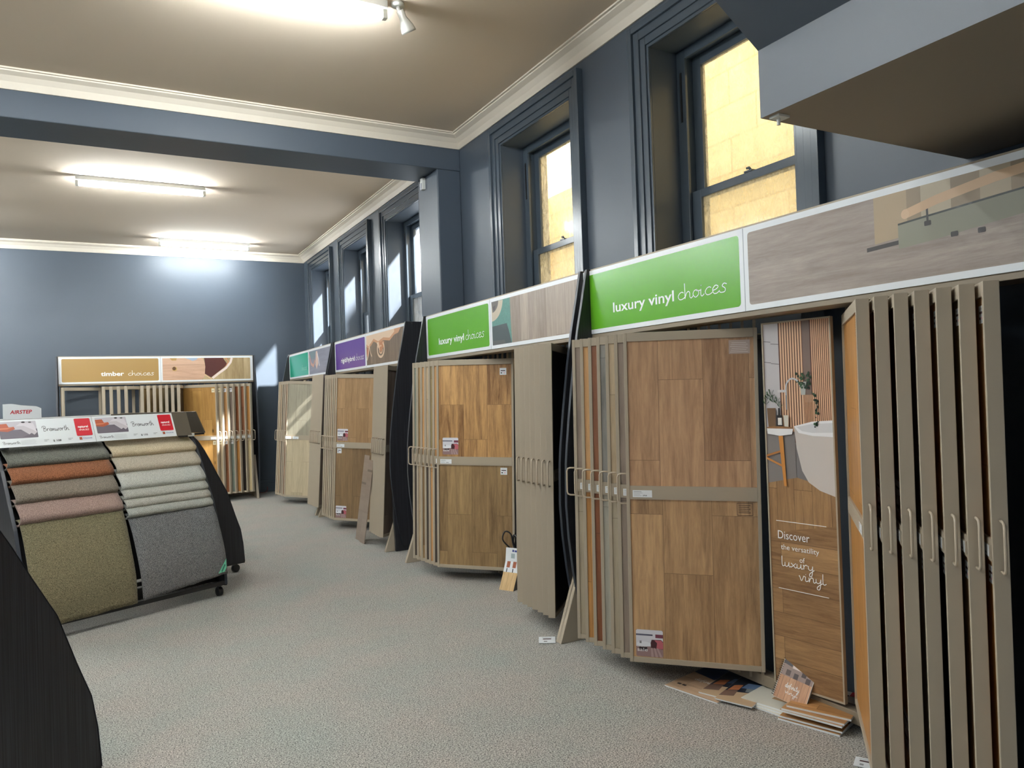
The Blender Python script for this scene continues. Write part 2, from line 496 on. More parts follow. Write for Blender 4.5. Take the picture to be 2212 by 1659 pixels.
# handwriting: glyph strokes on a unit x-height grid, (advance, [stroke, ...])
SCRIPT = {
 'c': (0.85, [[(0.8, 0.85), (0.6, 1.0), (0.3, 0.85), (0.12, 0.45), (0.3, 0.05), (0.65, 0.05), (0.95, 0.25)]]),
 'h': (1.0, [[(0.1, 2.1), (0.13, 1.0), (0.12, 0.0)], [(0.12, 0.1), (0.3, 0.7), (0.55, 0.95), (0.72, 0.7), (0.72, 0.2), (0.9, 0.0), (1.1, 0.25)]]),
 'o': (0.95, [[(0.6, 1.0), (0.25, 0.85), (0.12, 0.4), (0.4, 0.0), (0.75, 0.3), (0.75, 0.75), (0.5, 1.0), (0.6, 0.8), (1.0, 0.8)]]),
 'i': (0.5, [[(0.12, 0.95), (0.1, 0.2), (0.25, 0.0), (0.5, 0.25)], [(0.14, 1.45), (0.18, 1.36)]]),
 'e': (0.85, [[(0.1, 0.45), (0.5, 0.55), (0.75, 0.85), (0.45, 1.05), (0.12, 0.6), (0.25, 0.05), (0.6, 0.03), (0.9, 0.3)]]),
 's': (0.8, [[(0.85, 0.95), (0.55, 1.1), (0.35, 0.8), (0.65, 0.45), (0.6, 0.05), (0.2, 0.0), (0.02, 0.15)]]),
 'l': (0.5, [[(0.1, 2.1), (0.08, 0.9), (0.12, 0.15), (0.3, 0.0), (0.55, 0.25)]]),
 'u': (1.0, [[(0.08, 0.9), (0.08, 0.25), (0.3, 0.0), (0.6, 0.3), (0.72, 0.95), (0.72, 0.2), (0.85, 0.0), (1.02, 0.2)]]),
 'x': (0.95, [[(0.05, 0.9), (0.45, 0.45), (0.75, 0.02), (0.98, 0.2)], [(0.85, 0.95), (0.45, 0.45), (0.05, 0.0)]]),
 'r': (0.8, [[(0.05, 0.75), (0.15, 0.9), (0.15, 0.0), (0.2, 0.6), (0.5, 0.98), (0.75, 0.8)]]),
 'y': (0.95, [[(0.08, 0.9), (0.1, 0.3), (0.35, 0.05), (0.65, 0.35), (0.75, 0.95), (0.7, -0.2), (0.55, -1.1), (0.25, -1.15), (0.25, -0.7), (0.7, -0.1), (1.0, 0.2)]]),
 'v': (0.85, [[(0.02, 0.8), (0.12, 0.9), (0.35, 0.0), (0.62, 0.7), (0.7, 1.0), (0.9, 0.9)]]),
 'n': (1.0, [[(0.1, 0.9), (0.12, 0.0), (0.25, 0.6), (0.5, 0.95), (0.7, 0.7), (0.72, 0.15), (0.88, 0.0), (1.05, 0.25)]]),
 'm': (1.35, [[(0.1, 0.9), (0.12, 0.0), (0.22, 0.6), (0.42, 0.9), (0.55, 0.6), (0.57, 0.05), (0.68, 0.6), (0.9, 0.9), (1.03, 0.6), (1.05, 0.15), (1.2, 0.0), (1.38, 0.25)]]),
 'w': (1.2, [[(0.05, 0.9), (0.15, 0.2), (0.35, 0.0), (0.55, 0.4), (0.6, 0.75), (0.62, 0.25), (0.8, 0.0), (1.0, 0.45), (1.0, 0.95), (1.25, 0.8)]]),
 't': (0.75, [[(0.35, 1.9), (0.3, 0.8), (0.32, 0.1), (0.5, 0.0), (0.75, 0.25)], [(0.0, 1.15), (0.75, 1.3)]]),
 'a': (1.0, [[(0.7, 0.9), (0.3, 0.9), (0.1, 0.4), (0.3, 0.0), (0.6, 0.25), (0.72, 0.85), (0.72, 0.2), (0.85, 0.0), (1.02, 0.2)]]),
 'B': (1.35, [[(0.35, 1.7), (0.3, 0.8), (0.25, 0.0)], [(-0.25, 1.3), (-0.1, 1.85), (0.6, 2.0), (1.0, 1.6), (0.75, 1.15), (0.4, 1.0), (1.0, 0.9), (1.15, 0.4), (0.75, 0.0), (0.15, 0.05)]]),
 'd': (1.0, [[(0.7, 0.9), (0.3, 0.9), (0.1, 0.4), (0.3, 0.0), (0.62, 0.3), (0.78, 2.0), (0.75, 0.2), (0.9, 0.0), (1.05, 0.2)]]),
 'f': (0.7, [[(0.65, 1.9), (0.35, 1.8), (0.25, 0.5), (0.2, -0.8)], [(0.0, 0.85), (0.55, 0.95)]]),
 ' ': (0.6, []),
}
def script(pr, txt, x, z, width, xh, wd, m, y):
    pr = getattr(pr, 'alt', None) or pr
    tot = sum(SCRIPT[c][0] for c in txt)
    sx = width / tot
    cx = x
    for c in txt:
        adv, sts = SCRIPT[c]
        for st in sts:
            q = catmull([(p[0], p[1], 0) for p in st], 5)
            pr.stroke([(cx + p.x * sx, z + p.y * xh) for p in q], wd, m, y)
        cx += adv * sx

def font(pr, txt, x, z, width, height, m, y, bold=0.0, cap=False, shear=0.0):
    """Printed lettering fitted to width; height is the x-height (or cap height)."""
    cu = bpy.data.curves.new('t', 'FONT')
    cu.body = txt
    cu.size = 1.0
    cu.offset = bold
    cu.resolution_u = 3
    ob = bpy.data.objects.new('t', cu)
    COL.objects.link(ob)
    dg = bpy.context.evaluated_depsgraph_get()
    me = bpy.data.meshes.new_from_object(ob.evaluated_get(dg))
    xs = [v.co.x for v in me.vertices]
    x0, x1 = min(xs), max(xs)
    sz = height / (0.7 if cap else 0.52)
    sx = width / (x1 - x0)
    pr.layer += 1
    yy = y - 0.00006 * pr.layer
    vs = [(x + (v.co.x - x0) * sx + shear * v.co.y * sz, yy, z + v.co.y * sz) for v in me.vertices]
    pr.mb.add(vs, [list(p.vertices) for p in me.polygons], pr.mi(m))
    bpy.data.objects.remove(ob); bpy.data.meshes.remove(me); bpy.data.curves.remove(cu)

# ------------------------------------------------------------------ room shell
XW, XO = 3.016, 3.46          # right wall: room face, street face
XL, YB, YF = -5.6, 12.916, -4.5
ZC = 3.95
ZS, ZH = 1.76, 3.605          # window opening sill / head
Y1, Y2 = 6.48, 6.965          # ceiling beam
fl = MB().box(XL - .2, XO, YF - .2, YB + .2, -0.06, 0)
M_floor = pile('floor_carpet', (62, 61, 60), (212, 210, 205), scale=165,
               patch=((0.88, 0.95, 0.92, 1), (1.04, 0.97, 0.93, 1)))
struct('floor', fl, M_floor)
struct('ceiling', MB().box(XL, XO, YF, YB, ZC, ZC + .1), M_ceil)
struct('wall_back', MB().box(XL, XO, YB, YB + .2, 0, ZC), M_wall)
struct('wall_left', MB().box(XL - .2, XL, YF, YB, 0, ZC), M_wall)
struct('wall_front', MB().box(XL, FILL_WIN[0], YF - .2, YF, 0, ZC).box(FILL_WIN[1], XO, YF - .2, YF, 0, ZC)
       .box(FILL_WIN[0], FILL_WIN[1], YF - .2, YF, 0, FILL_WIN[2]).box(FILL_WIN[0], FILL_WIN[1], YF - .2, YF, FILL_WIN[3], ZC), M_wall)
wf = MB()
for k in range(5):
    x = FILL_WIN[0] + (FILL_WIN[1] - FILL_WIN[0] - .06) * k / 4
    wf.box(x, x + .06, YF - .13, YF - .07, FILL_WIN[2], FILL_WIN[3])
wf.box(FILL_WIN[0], FILL_WIN[1], YF - .13, YF - .07, FILL_WIN[2], FILL_WIN[2] + .06).box(FILL_WIN[0], FILL_WIN[1], YF - .13, YF - .07, FILL_WIN[3] - .06, FILL_WIN[3])
wf = struct('window_6', wf, M_trimb)  # unseen window, added to let in more daylight
MB().box(FILL_WIN[0], FILL_WIN[1], YF - .102, YF - .098, FILL_WIN[2], FILL_WIN[3]).build('glass_pane', M_glass, wf)
wr = MB()
ys = [YF] + [v for ab in WIN for v in ab] + [YB]
for i in range(0, len(ys), 2):
    wr.box(XW, XO, ys[i], ys[i + 1], 0, ZC)
for a, b in WIN:
    wr.box(XW, XO, a, b, 0, ZS)
    wr.box(XW, XO, a, b, ZH, ZC)
struct('wall_right', wr, M_wall)
struct('wall_beam', MB().box(XL, XW, Y1, Y2, 3.622, ZC), M_wall, 0.006)
struct('wall_pier', MB().box(2.775, XW, Y1, Y2, 0, 3.622), M_wall, 0.01)

def cornice(p0, p1, inward, n):
    """Cove along p0->p1; inward = direction into the room."""
    prof = [(0, -0.125), (0.012, -0.125), (0.03, -0.075), (0.06, -0.04), (0.1, -0.022), (0.1, -0.012), (0.118, -0.012), (0.118, 0), (0, 0)]
    p0, p1, d = Vector(p0), Vector(p1), Vector(inward)
    t = (p1 - p0).normalized()
    vs = []
    for p, s in ((p0, 1), (p1, -1)):
        for o, z in prof:
            q = p + d * o + t * o * s
            vs.append((q.x, q.y, ZC + z))
    k = len(prof)
    mb = MB()
    mb.add(vs, [[i, (i + 1) % k, (i + 1) % k + k, i + k] for i in range(k)] + [list(range(k)), list(range(k, 2 * k))])
    struct('trim_%d' % n, mb, M_corn)
cornice((XW, YF), (XW, Y1), (-1, 0), 1)
cornice((XW, Y1), (XL, Y1), (0, -1), 2)
cornice((XL, Y1), (XL, YF), (1, 0), 3)
cornice((XW, Y2), (XW, YB), (-1, 0), 4)
cornice((XW, YB), (XL, YB), (0, -1), 5)
cornice((XL, YB), (XL, Y2), (1, 0), 6)
cornice((XL, Y2), (XW, Y2), (0, 1), 7)

def baseboard(name, x0, x1, y0, y1):
    struct(name, MB().box(x0, x1, y0, y1, 0, .2).box(x0 - .004, x1 + .004, y0 - .004, y1, 0, .15), M_trimb, 0.004)
baseboard('baseboard_back', XL, XW, YB - .02, YB)
baseboard('baseboard_right', XW - .02, XW, Y2, YB)
baseboard('baseboard_pier', 2.755, XW, Y1 - .02, Y1)

# stair bulkhead overhead, upper right
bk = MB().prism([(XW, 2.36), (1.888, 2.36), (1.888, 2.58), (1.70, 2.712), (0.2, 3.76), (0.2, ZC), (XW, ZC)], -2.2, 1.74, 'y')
bk_o = bk.build('wall_bulkhead', [M_wall, M_ceilshade])
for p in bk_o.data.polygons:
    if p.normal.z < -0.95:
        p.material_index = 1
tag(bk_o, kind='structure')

# ------------------------------------------------------------------ windows
def window(n, a, b, pane):
    root = bpy.data.objects.new('window_%d' % n, None)
    COL.objects.link(root)
    root.location = (XW, (a + b) / 2, ZS)
    tag(root, kind='structure')
    hw = (b - a) / 2
    H = ZH - ZS
    def frame_ring(mb, o, i, top_o, top_i, bo, bi, x0, x1):
        mb.box(x0, x1, -o, -i, bo, top_o); mb.box(x0, x1, i, o, bo, top_o)
        mb.box(x0, x1, -i, i, top_i, top_o)
        if bi > bo: mb.box(x0, x1, -i, i, bo, bi)
    ar = MB()
    for o, i, t in ((.165, .125, .052), (.125, .07, .036), (.07, .02, .026), (.02, .0, .016)):
        frame_ring(ar, hw + o, hw + i, H + o, H + i, -.05, -.05, -t, 0.0)
    ar.box(-.03, .2, -hw - .0, hw + .0, -.03, 0.0)
    ar.build('architrave', M_trimb, root, 0.003)
    fr = MB()
    frame_ring(fr, hw, hw - .075, H, H - .06, 0, .05, .205, .225)
    frame_ring(fr, hw, hw - .06, H, H - .045, 0, .05, .225, .34)
    fr.build('window_frame', M_trimb, root, 0.003)
    zr = 2.685 - ZS
    lo = MB(); frame_ring(lo, hw - .062, hw - .15, zr + .025, zr - .025, .05, .13, .232, .272)
    lo = lo.build('sash', M_trimb, root, 0.003)
    uo = MB(); frame_ring(uo, hw - .062, hw - .135, H - .047, H - .11, zr - .02, zr + .02, .278, .318)
    uo = uo.build('sash', M_trimb, root, 0.003)
    MB().box(.25, .254, -hw + .15, hw - .15, .13, zr - .025).build('glass_pane', pane, lo)
    MB().box(.296, .300, -hw + .135, hw - .135, zr + .02, H - .11).build('glass_pane', pane, uo)
    la = MB().box(.228, .262, -.03, .03, zr + .025, zr + .034).tube([(.245, -.012, zr + .03), (.24, 0, zr + .05), (.245, .02, zr + .052)], .008, 8)
    la.build('latch', M_trimb, root)
    # sash cord slots in the side of the frame
    MB().box(.2, .206, hw - .045, hw - .03, H - .45, H - .14).build('cord_slot', M_blackp, root)
    return root, lo
for k, (a, b) in enumerate(WIN):
    wroot, lows = window(k + 1, a, b, M_glassd if k < 2 else M_glass)
    if k == 1:
        pr = Print()
        font(pr, 'ATIVIA', 0, 0, 0.62, 0.055, M_text, 0, bold=0.01, cap=True)
        o = pr.build('window_lettering', lows)
        o.matrix_local = Matrix(((0, 1, 0, .2495), (0, 0, 1, -.32), (-1, 0, 0, .87), (0, 0, 0, 1)))

# the neighbouring stone building across the lane
M_stone = None
def stone():
    m = bpy.data.materials.new('sandstone_blocks')
    m.use_nodes = True
    nt = m.node_tree; N, L = nt.nodes.new, nt.links.new
    p = nt.nodes['Principled BSDF']; p.inputs['Roughness'].default_value = 0.9
    tc = N('ShaderNodeTexCoord'); sp = N('ShaderNodeSeparateXYZ'); cb = N('ShaderNodeCombineXYZ')
    L(tc.outputs['Object'], sp.inputs[0]); L(sp.outputs['Y'], cb.inputs[0]); L(sp.outputs['Z'], cb.inputs[1])
    br = N('ShaderNodeTexBrick'); br.inputs['Scale'].default_value = 1
    br.inputs['Brick Width'].default_value = 0.62; br.inputs['Row Height'].default_value = 0.31
    br.inputs['Mortar Size'].default_value = 0.008
    br.inputs['Color1'].default_value = rgb(244, 220, 170); br.inputs['Color2'].default_value = rgb(232, 204, 150)
    br.inputs['Mortar'].default_value = rgb(206, 178, 132)
    L(cb.outputs[0], br.inputs['Vector'])
    n = N('ShaderNodeTexNoise'); n.inputs['Scale'].default_value = 5; n.inputs['Detail'].default_value = 8
    L(tc.outputs['Object'], n.inputs['Vector'])
    mx = N('ShaderNodeMix'); mx.data_type = 'RGBA'; mx.blend_type = 'MULTIPLY'; mx.inputs['Factor'].default_value = 0.6
    cr = N('ShaderNodeValToRGB'); cr.color_ramp.elements[0].color = (0.78, 0.74, 0.68, 1); cr.color_ramp.elements[0].position = .3
    cr.color_ramp.elements[1].color = (1.1, 1.1, 1.1, 1); cr.color_ramp.elements[1].position = .65
    L(n.outputs['Fac'], cr.inputs[0]); L(br.outputs['Color'], mx.inputs['A']); L(cr.outputs[0], mx.inputs['B'])
    L(mx.outputs['Result'], p.inputs['Base Color'])
    b = N('ShaderNodeBump'); b.inputs['Distance'].default_value = 0.02
    L(n.outputs['Fac'], b.inputs['Height']); L(b.outputs['Normal'], p.inputs['Normal'])
    return m
M_stone = stone()
ex = MB().box(5.0, 5.3, -3, 5.0, -1, 7.5).box(5.0, 5.3, 5.0, 6.9, -1, 4.85).box(5.0, 5.3, 6.9, 8.1, -1, 3.95).box(4.9, 5.3, 8.1, 8.5, -1, 5.0)
struct('exterior_wall', ex, M_stone)

# ------------------------------------------------------------------ fluorescent battens
M_tube = mat('fluorescent_tube', (1, 1, 1, 1), emit=((0.93, 0.985, 1.0, 1), TUBE_POWER))
M_batten = mat('batten_enamel', rgb(226, 228, 226), rough=0.35)
def batten(x, y, z, label, group, long=1.28, rz=0.0):
    t = thing('ceiling_light', label, 'ceiling light', (x, y, z), rz, group)
    h = long / 2
    MB().box(-h, h, -.03, .03, -.045, 0).prism([(-.03, -.045), (.03, -.045), (.012, -.062), (-.012, -.062)], -h, h, 'x').build('batten_body', M_batten, t, 0.003)
    MB().tube([(-h + .035, 0, -.088), (h - .035, 0, -.088)], .021, 14).build('tube', M_tube, t)
    for s in (-1, 1):
        MB().box(min(s * h, s * (h - .03)), max(s * h, s * (h - .03)), -.02, .02, -.11, -.045).build('lamp_holder', M_offwhite, t, 0.003)
    return t
G = 'fluorescent battens on the ceiling'
batten(.405, 9.1, ZC, 'white fluorescent batten on the rear ceiling, nearer of the two lit ones past the beam', G)
batten(1.37, 12.14, ZC, 'white fluorescent batten on the rear ceiling, farther one close to the back wall', G)
batten(.95, 4.42, ZC, 'lit fluorescent batten on the front ceiling, its end beside the white spotlight', G)
batten(-2.4, 12.14, ZC, 'added fill-light batten on the rear ceiling near the back wall at the left, outside the picture', G)  # from here on the battens are unseen, added to brighten the room
batten(-2.9, 9.1, ZC, 'added fill-light batten on the rear ceiling over the left side, outside the picture', G)
batten(-2.6, 4.42, ZC, 'added fill-light batten on the front ceiling over the left side, outside the picture', G)
for bx_, by_, bl_ in ((-0.85, 2.1, 'left of the bulkhead'), (-0.9, 3.1, 'just left of the spotlight row'), (-4.2, 4.42, 'far left beside the front wall side'), (-2.2, 10.6, 'left middle of the rear room'), (-4.2, 9.1, 'far left of the rear room'), (-2.2, 7.7, 'left, just past the beam')):  # further unseen battens, added for fill light
    batten(bx_, by_, ZC, 'added fill-light batten on the ceiling, %s, outside the picture' % bl_, G)
batten(-3.4, 0.2, ZC, 'added fill-light batten on the front ceiling behind the bulkhead, outside the picture', G)

# white spotlight beside the near batten
t = thing('spotlight', 'small white spotlight with round open head hanging from the front ceiling', 'spotlight', (1.66, 4.4, ZC))
MB().lathe([(0, 0), (.04, 0), (.04, -.02), (0, -.022)], 18).build('mount', M_offwhite, t)
Ms = Matrix.Translation((0.02, 0.0, -.06)) @ Matrix.Rotation(R(-32), 4, 'Y') @ Matrix.Rotation(R(14), 4, 'X')
MB().tube([(0, 0, 0), (.0, 0, -.035), (.02, 0, -.06)], .012, 10).build('arm', M_offwhite, t)
MB().lathe([(0, .02), (.022, .02), (.024, -.03), (.03, -.045), (.042, -.075), (.047, -.1), (.048, -.115), (.044, -.115), (.04, -.09), (.02, -.06), (0, -.05)], 24, M=Ms).build('lamp_head', M_offwhite, t)
MB().lathe([(0, -.075), (.03, -.08), (.04, -.1), (.036, -.104), (0, -.106)], 20, M=Ms).build('bulb', mat('bulb_glass', rgb(150, 152, 156), rough=0.15), t)

# movement sensor on the pier, small bracket on the bulkhead
t = thing('motion_sensor', 'small white movement sensor high on the blue pier under the beam', 'sensor', (2.765, 6.80, 3.62))
MB().box(-.025, .035, -.03, .03, -.12, -.005).build('sensor_body', M_offwhite, t, 0.008)
MB().prism([(-.03, -.105), (-.025, -.12), (-.025, -.06)], -.02, .02, 'y').box(-.031, -.025, -.018, .018, -.09, -.06).build('lens', paint(180, 182, 190), t)
MB().tube([(0, 0, -.01), (.01, 0, .0), (.02, 0, .0)], .012, 8).build('bracket', M_blackp, t)
t = tag(MB().box(-.02, .03, -.02, .02, -.008, 0).tube([(0, 0, -.006), (0, 0, -.03)], .006, 8).build('sensor_bracket', M_offwhite, None, 0.001),
        'tiny white bracket under the corner of the overhead bulkhead', 'bracket')
t.location = (1.925, 1.70, 2.36)

# ------------------------------------------------------------------ display racks
LR = 2.66
ZSG0, ZSG1 = 1.835, 2.235
PROF = [(2.235, -.02), (2.04, -.06), (1.86, -.10), (1.65, -.137), (1.37, -.178), (1.17, -.203), (1.06, -.214), (.81, -.222), (.62, -.212), (.42, -.19), (.2, -.155), (.05, -.12)]

def rack(label, mw, sign_m, sign_fn, pic_fn, n_rods=26):
    t = thing('display_rack', label, 'display rack', group='flooring display racks', mw=mw)
    MB().box(0, LR, 0.004, .13, ZSG0, ZSG1).build('header_box', M_beige, t, 0.002)
    wp = MB().box(.006, LR - .006, -.003, .004, ZSG0 + .004, ZSG1 - .01).build('header_board', M_white, t)
    yb = -.0032
    pr = Print()
    pr.rect(.045, 1.298, ZSG0 + .03, ZSG1 - .037, sign_m, yb, .018)
    sp_ = pr.build('sign_panel', t)
    if sign_fn:
        p2 = Print(); p2.alt = Print(); sign_fn(p2, yb - .0006)
        if p2.mb.v: p2.build('lettering', sp_)
        p2.alt.build('script_lettering', sp_)
    p3 = Print(); pic_fn(p3, yb, 1.352, LR - .045, ZSG0 + .03, ZSG1 - .037); p3.build('picture_panel', t)
    MB().box(1.323, 1.327, -.0036, -.003, ZSG0 + .004, ZSG1 - .012).build('board_joint', paint(170, 176, 182), t)
    for x0 in (-.026, LR + .004):
        MB().prism([(y, z) for z, y in PROF] + [(.31, .05), (.31, 2.235)], x0, x0 + .022, 'x').build('side_panel', M_black, t, 0.002)
        e = MB()
        for (z0, y0), (z1, y1) in zip(PROF[:-1], PROF[1:]):
            e.add([(x0, y0 - .002, z0), (x0 + .022, y0 - .002, z0), (x0 + .022, y1 - .002, z1), (x0, y1 - .002, z1)], [(0, 1, 2, 3)])
        e.build('edge_strip', M_edge, t)
    MB().box(0, LR, 0.0, .15, ZSG0 - .022, ZSG0).build('header_soffit', M_beigedk, t, 0.002)
    hr = MB().box(.01, LR - .01, .165, .2, 1.865, 1.905).box(.01, LR - .01, .3, .33, 1.865, 1.905).build('hanging_rail', M_beigedk, t, 0.002)
    rb = MB()
    for k in range(n_rods):
        x = .08 + (LR - .16) * k / (n_rods - 1)
        rb.box(x - .004, x + .004, .16, .34, 1.845, 1.865)
    rb.build('slot_rail', M_beigedk, t)
    MB().box(.01, LR - .01, .16, .21, .03, .085).build('base_rail', M_beigedk, t, 0.003)
    for x in (.012, LR - .05):
        MB().prism([(-.29, 0), (-.245, 0), (.25, 0), (.25, .09), (-.16, .09), (-.02, .66), (-.055, .66)], x, x + .038, 'x').build('foot', M_beige, t, 0.003)
        MB().box(x, x + .038, .21, .25, .03, 1.9).build('upright', M_beigedk, t, 0.002)
    return t

WW, ZB, ZT, TH = .655, .11, 1.785, .044
def frame_mesh(empty=False):
    mb = MB(); h = TH / 2
    mb.box(0, .018, -h, h, ZB, ZT); mb.box(WW - .018, WW, -h, h, ZB, ZT)
    mb.box(.018, WW - .018, -h, h, ZT - .045, ZT); mb.box(.018, WW - .018, -h, h, ZB, ZB + .026)
    return mb.mesh('wing_frame', M_beige)
FRAME = frame_mesh()
MIDR = MB().box(.018, WW - .018, -.022, .022, .935, 1.003).box(.018, WW - .018, -.0235, .0235, .944, .985).mesh('mid_rail', M_beige)
def handle_mesh(side):
    x, s = (0, -1) if side == 'L' else (WW, 1)
    c = .018
    pts = [(x, 0, 1.062), (x + s * (.048 - c), 0, 1.062), (x + s * (.048 - .005), 0, 1.057), (x + s * .048, 0, 1.062 - c),
           (x + s * .048, 0, .91 + c), (x + s * (.048 - .005), 0, .915), (x + s * (.048 - c), 0, .91), (x, 0, .91)]
    return MB().tube(pts, .0047, 8).mesh('handle', M_beige2)
HAND = {'L': handle_mesh('L'), 'R': handle_mesh('R')}
HINGE = {'L': MB().box(WW - .02, WW - .006, -.006, .006, ZT, 1.87).box(WW - .02, WW - .006, -.006, .006, .06, ZB).mesh('hinge_pin', M_beigedk),
         'R': MB().box(.006, .02, -.006, .006, ZT, 1.87).box(.006, .02, -.006, .006, .06, ZB).mesh('hinge_pin', M_beigedk)}

def price_mesh():
    pr = Print()
    pr.rect(0, .098, 0, .036, M_white, 0)
    for k, (a, b) in enumerate(((.006, .045), (.006, .05), (.006, .038), (.006, .045))):
        pr.rect(a, b, .028 - k * .007, .0295 - k * .007, M_greyink if k else M_ink, 0)
    font(pr, '$79.00', .052, .006, .02, .006, M_ink, 0, bold=.02, cap=True)
    return pr.mb.mesh('price_label', pr.mats)
PRICE = price_mesh()
def sale_mesh():
    pr = Print()
    W_, H_ = .135, .135
    pr.rect(0, W_, 0, H_, paint(150, 122, 122), 0, .006)
    pr.poly([(0, .05), (W_ * .75, .052), (W_, .045), (W_, H_ - .006), (W_ - .006, H_), (.006, H_), (0, H_ - .006)], paint(222, 222, 230), 0)
    pr.rect(0, W_ * .62, .105, .113, paint(92, 92, 112), 0)
    pr.rect(W_ * .72, W_, .096, .114, paint(120, 60, 80), 0)
    pr.poly([(W_ * .55, .045), (W_, .04), (W_, .078), (W_ * .93, .088), (W_ * .58, .086), (W_ * .54, .07)], paint(70, 30, 36), 0)
    pr.poly([(W_ * .75, .042), (W_, .042), (W_, .074), (W_ * .93, .085), (W_ * .68, .084), (W_ * .78, .07)], paint(190, 100, 112), 0)
    pr.disc(W_ * .28, .062, .036, .013, paint(236, 238, 244), 0)
    pr.poly([(.012, .048), (.056, .048), (.054, .03), (.02, .03)], paint(44, 26, 30), 0)
    for x in (.018, .023):
        pr.poly([(x, .066), (x + .004, .066), (x + .003, .079), (x + .001, .079)], M_ink, 0)
    for k in range(3):
        pr.poly([(.075 + k * .022, 0), (.088 + k * .022, 0), (.082 + k * .014, .045), (.074 + k * .014, .045)], paint(176, 150, 148), 0)
    font(pr, 'now on', .006, .047, .026, .004, M_text, 0)
    font(pr, 'sale', .006, .026, .052, .013, M_text, 0)
    return pr.mb.mesh('sale_card', pr.mats)
SALE = sale_mesh()
def swatch_mesh(kind):
    pr = Print()
    if kind == 'white':
        pr.rect(0, .055, 0, .055, M_white, 0)
        font(pr, 'COMMERCIAL', .006, .043, .042, .005, M_greyink, 0, cap=True)
        pr.rect(.008, .046, .030, .037, paint(60, 30, 40), 0)
        pr.rect(.008, .02, .012, .02, M_ink, 0); pr.rect(.034, .04, .012, .02, M_pink, 0)
    elif kind == 'cream':
        pr.rect(0, .055, 0, .06, paint(232, 220, 186), 0)
        pr.rect(.012, .044, .028, .034, M_ink, 0); pr.rect(.012, .036, .018, .02, M_greyink, 0)
    elif kind == 'stamp':
        for x0, x1, z0, z1 in ((0, .075, .058, .06), (0, .075, 0, .002), (0, .002, 0, .06), (.073, .075, 0, .06)):
            pr.rect(x0, x1, z0, z1, paint(60, 42, 28), 0)
        for k in range(5):
            pr.rect(.008, .064 - .006 * (k % 2), .012 + k * .009, .015 + k * .009, paint(78, 56, 38), 0)
    elif kind == 'clear':
        pr.rect(0, .1, 0, .068, paint(176, 158, 148), 0)
        for k in range(6):
            pr.rect(.006 + .004 * (k % 3), .09 - .007 * (k % 2), .008 + k * .009, .0105 + k * .009, paint(214, 204, 198), 0)
    return pr.mb.mesh('sample_label', pr.mats)
SWATCH = {k: swatch_mesh(k) for k in ('white', 'cream', 'stamp', 'clear')}

ORD = ['first', 'second', 'third', 'fourth', 'fifth', 'sixth', 'seventh']
def wing(F, ang, side, lean, up_m, lo_m, label, group, extras=(), axis='Y', y_sign=1):
    """F = foot of the hinge edge (side R) or the free edge (side L); local +x runs along the wing."""
    rot = Matrix.Rotation(lean, 4, axis)
    mw = Matrix.Translation((F[0], F[1], 0)) @ rot @ Matrix.Rotation(ang, 4, 'Z')
    t = thing('display_wing', label, 'flooring sample wing', group=group, mw=mw)
    link('wing_frame', FRAME, t, 0.0018)
    if up_m or lo_m:
        link('mid_rail', MIDR, t)
    link('handle', HAND[side], t)
    link('hinge_pin', HINGE[side], t)
    for m, z0, z1 in ((up_m, 1.003, ZT - .045), (lo_m, ZB + .026, .935)):
        if m:
            b = MB().box(.018, WW - .018, -.014, .014, z0, z1).mesh('sample_board', m)
            link('sample_board', b, t)
    for name, me, x, z in extras:
        o = link(name, me, t)
        o.location = (x, -.0245 if name == 'price_label' and z > .93 and z < 1.0 else -.0155, z)
    return t

def S(t): return tuple(t)
W = {}
def wd(name, dark, light, **k):
    W[name] = wood('wood_' + name, dark, light, **k); return W[name]
wd('walnut_mid', (140, 104, 74), (206, 166, 126), off=.13, contrast=1.35, plank=(.22, 1.1))
wd('oak_lime', (138, 106, 74), (206, 168, 122), off=.81, contrast=1.45, plank=(.24, .8))
wd('spotted_gum', (124, 86, 50), (216, 170, 112), off=.45, contrast=1.5, plank=(.2, .75))
wd('aged_oak', (104, 80, 52), (176, 146, 102), off=.33, contrast=1.25, plank=(.21, .8))
wd('honey', (168, 120, 74), (216, 172, 118), off=.2)
wd('rust', (112, 70, 48), (160, 106, 72), off=.6)
wd('greyblue', (104, 104, 102), (160, 158, 152), off=.7)
wd('sand', (160, 140, 112), (206, 186, 154), off=.9)
wd('taupe', (116, 102, 92), (160, 144, 130), off=.15)
wd('greige', (146, 134, 114), (190, 178, 154), off=.25)
wd('brownred', (96, 56, 34), (150, 92, 54), off=.35)
wd('palegrey', (140, 138, 126), (186, 182, 168), off=.55)
wd('paleoak', (164, 150, 122), (206, 192, 162), off=.65, plank=(.18, 1.2))
wd('greyoak', (132, 128, 112), (176, 170, 150), off=.05, plank=(.18, 1.2))
wd('darkgrey', (52, 46, 42), (86, 76, 68), off=.28)
wd('olive', (120, 104, 72), (168, 150, 108), off=.38)
wd('warmoak', (138, 106, 72), (196, 160, 116), off=.48, plank=(.15, .9))
wd('brownoak', (104, 82, 58), (158, 130, 94), off=.58, plank=(.15, .9))
wd('seagreen', (108, 116, 106), (150, 156, 142), off=.68)
wd('knotty', (150, 106, 52), (204, 160, 94), off=.78, knots=1.0, plank=(.17, 1.2))
wd('pine', (186, 164, 120), (222, 204, 162), off=.88, knots=.8, plank=(.2, 1.3))
wd('orange', (158, 106, 52), (202, 150, 86), off=.98, contrast=1.2)
wd('black', (26, 20, 18), (46, 36, 30), off=.08)

price = lambda x: ('price_label', PRICE, x, .946)
RM90 = Matrix.Rotation(R(-90), 4, 'Z')

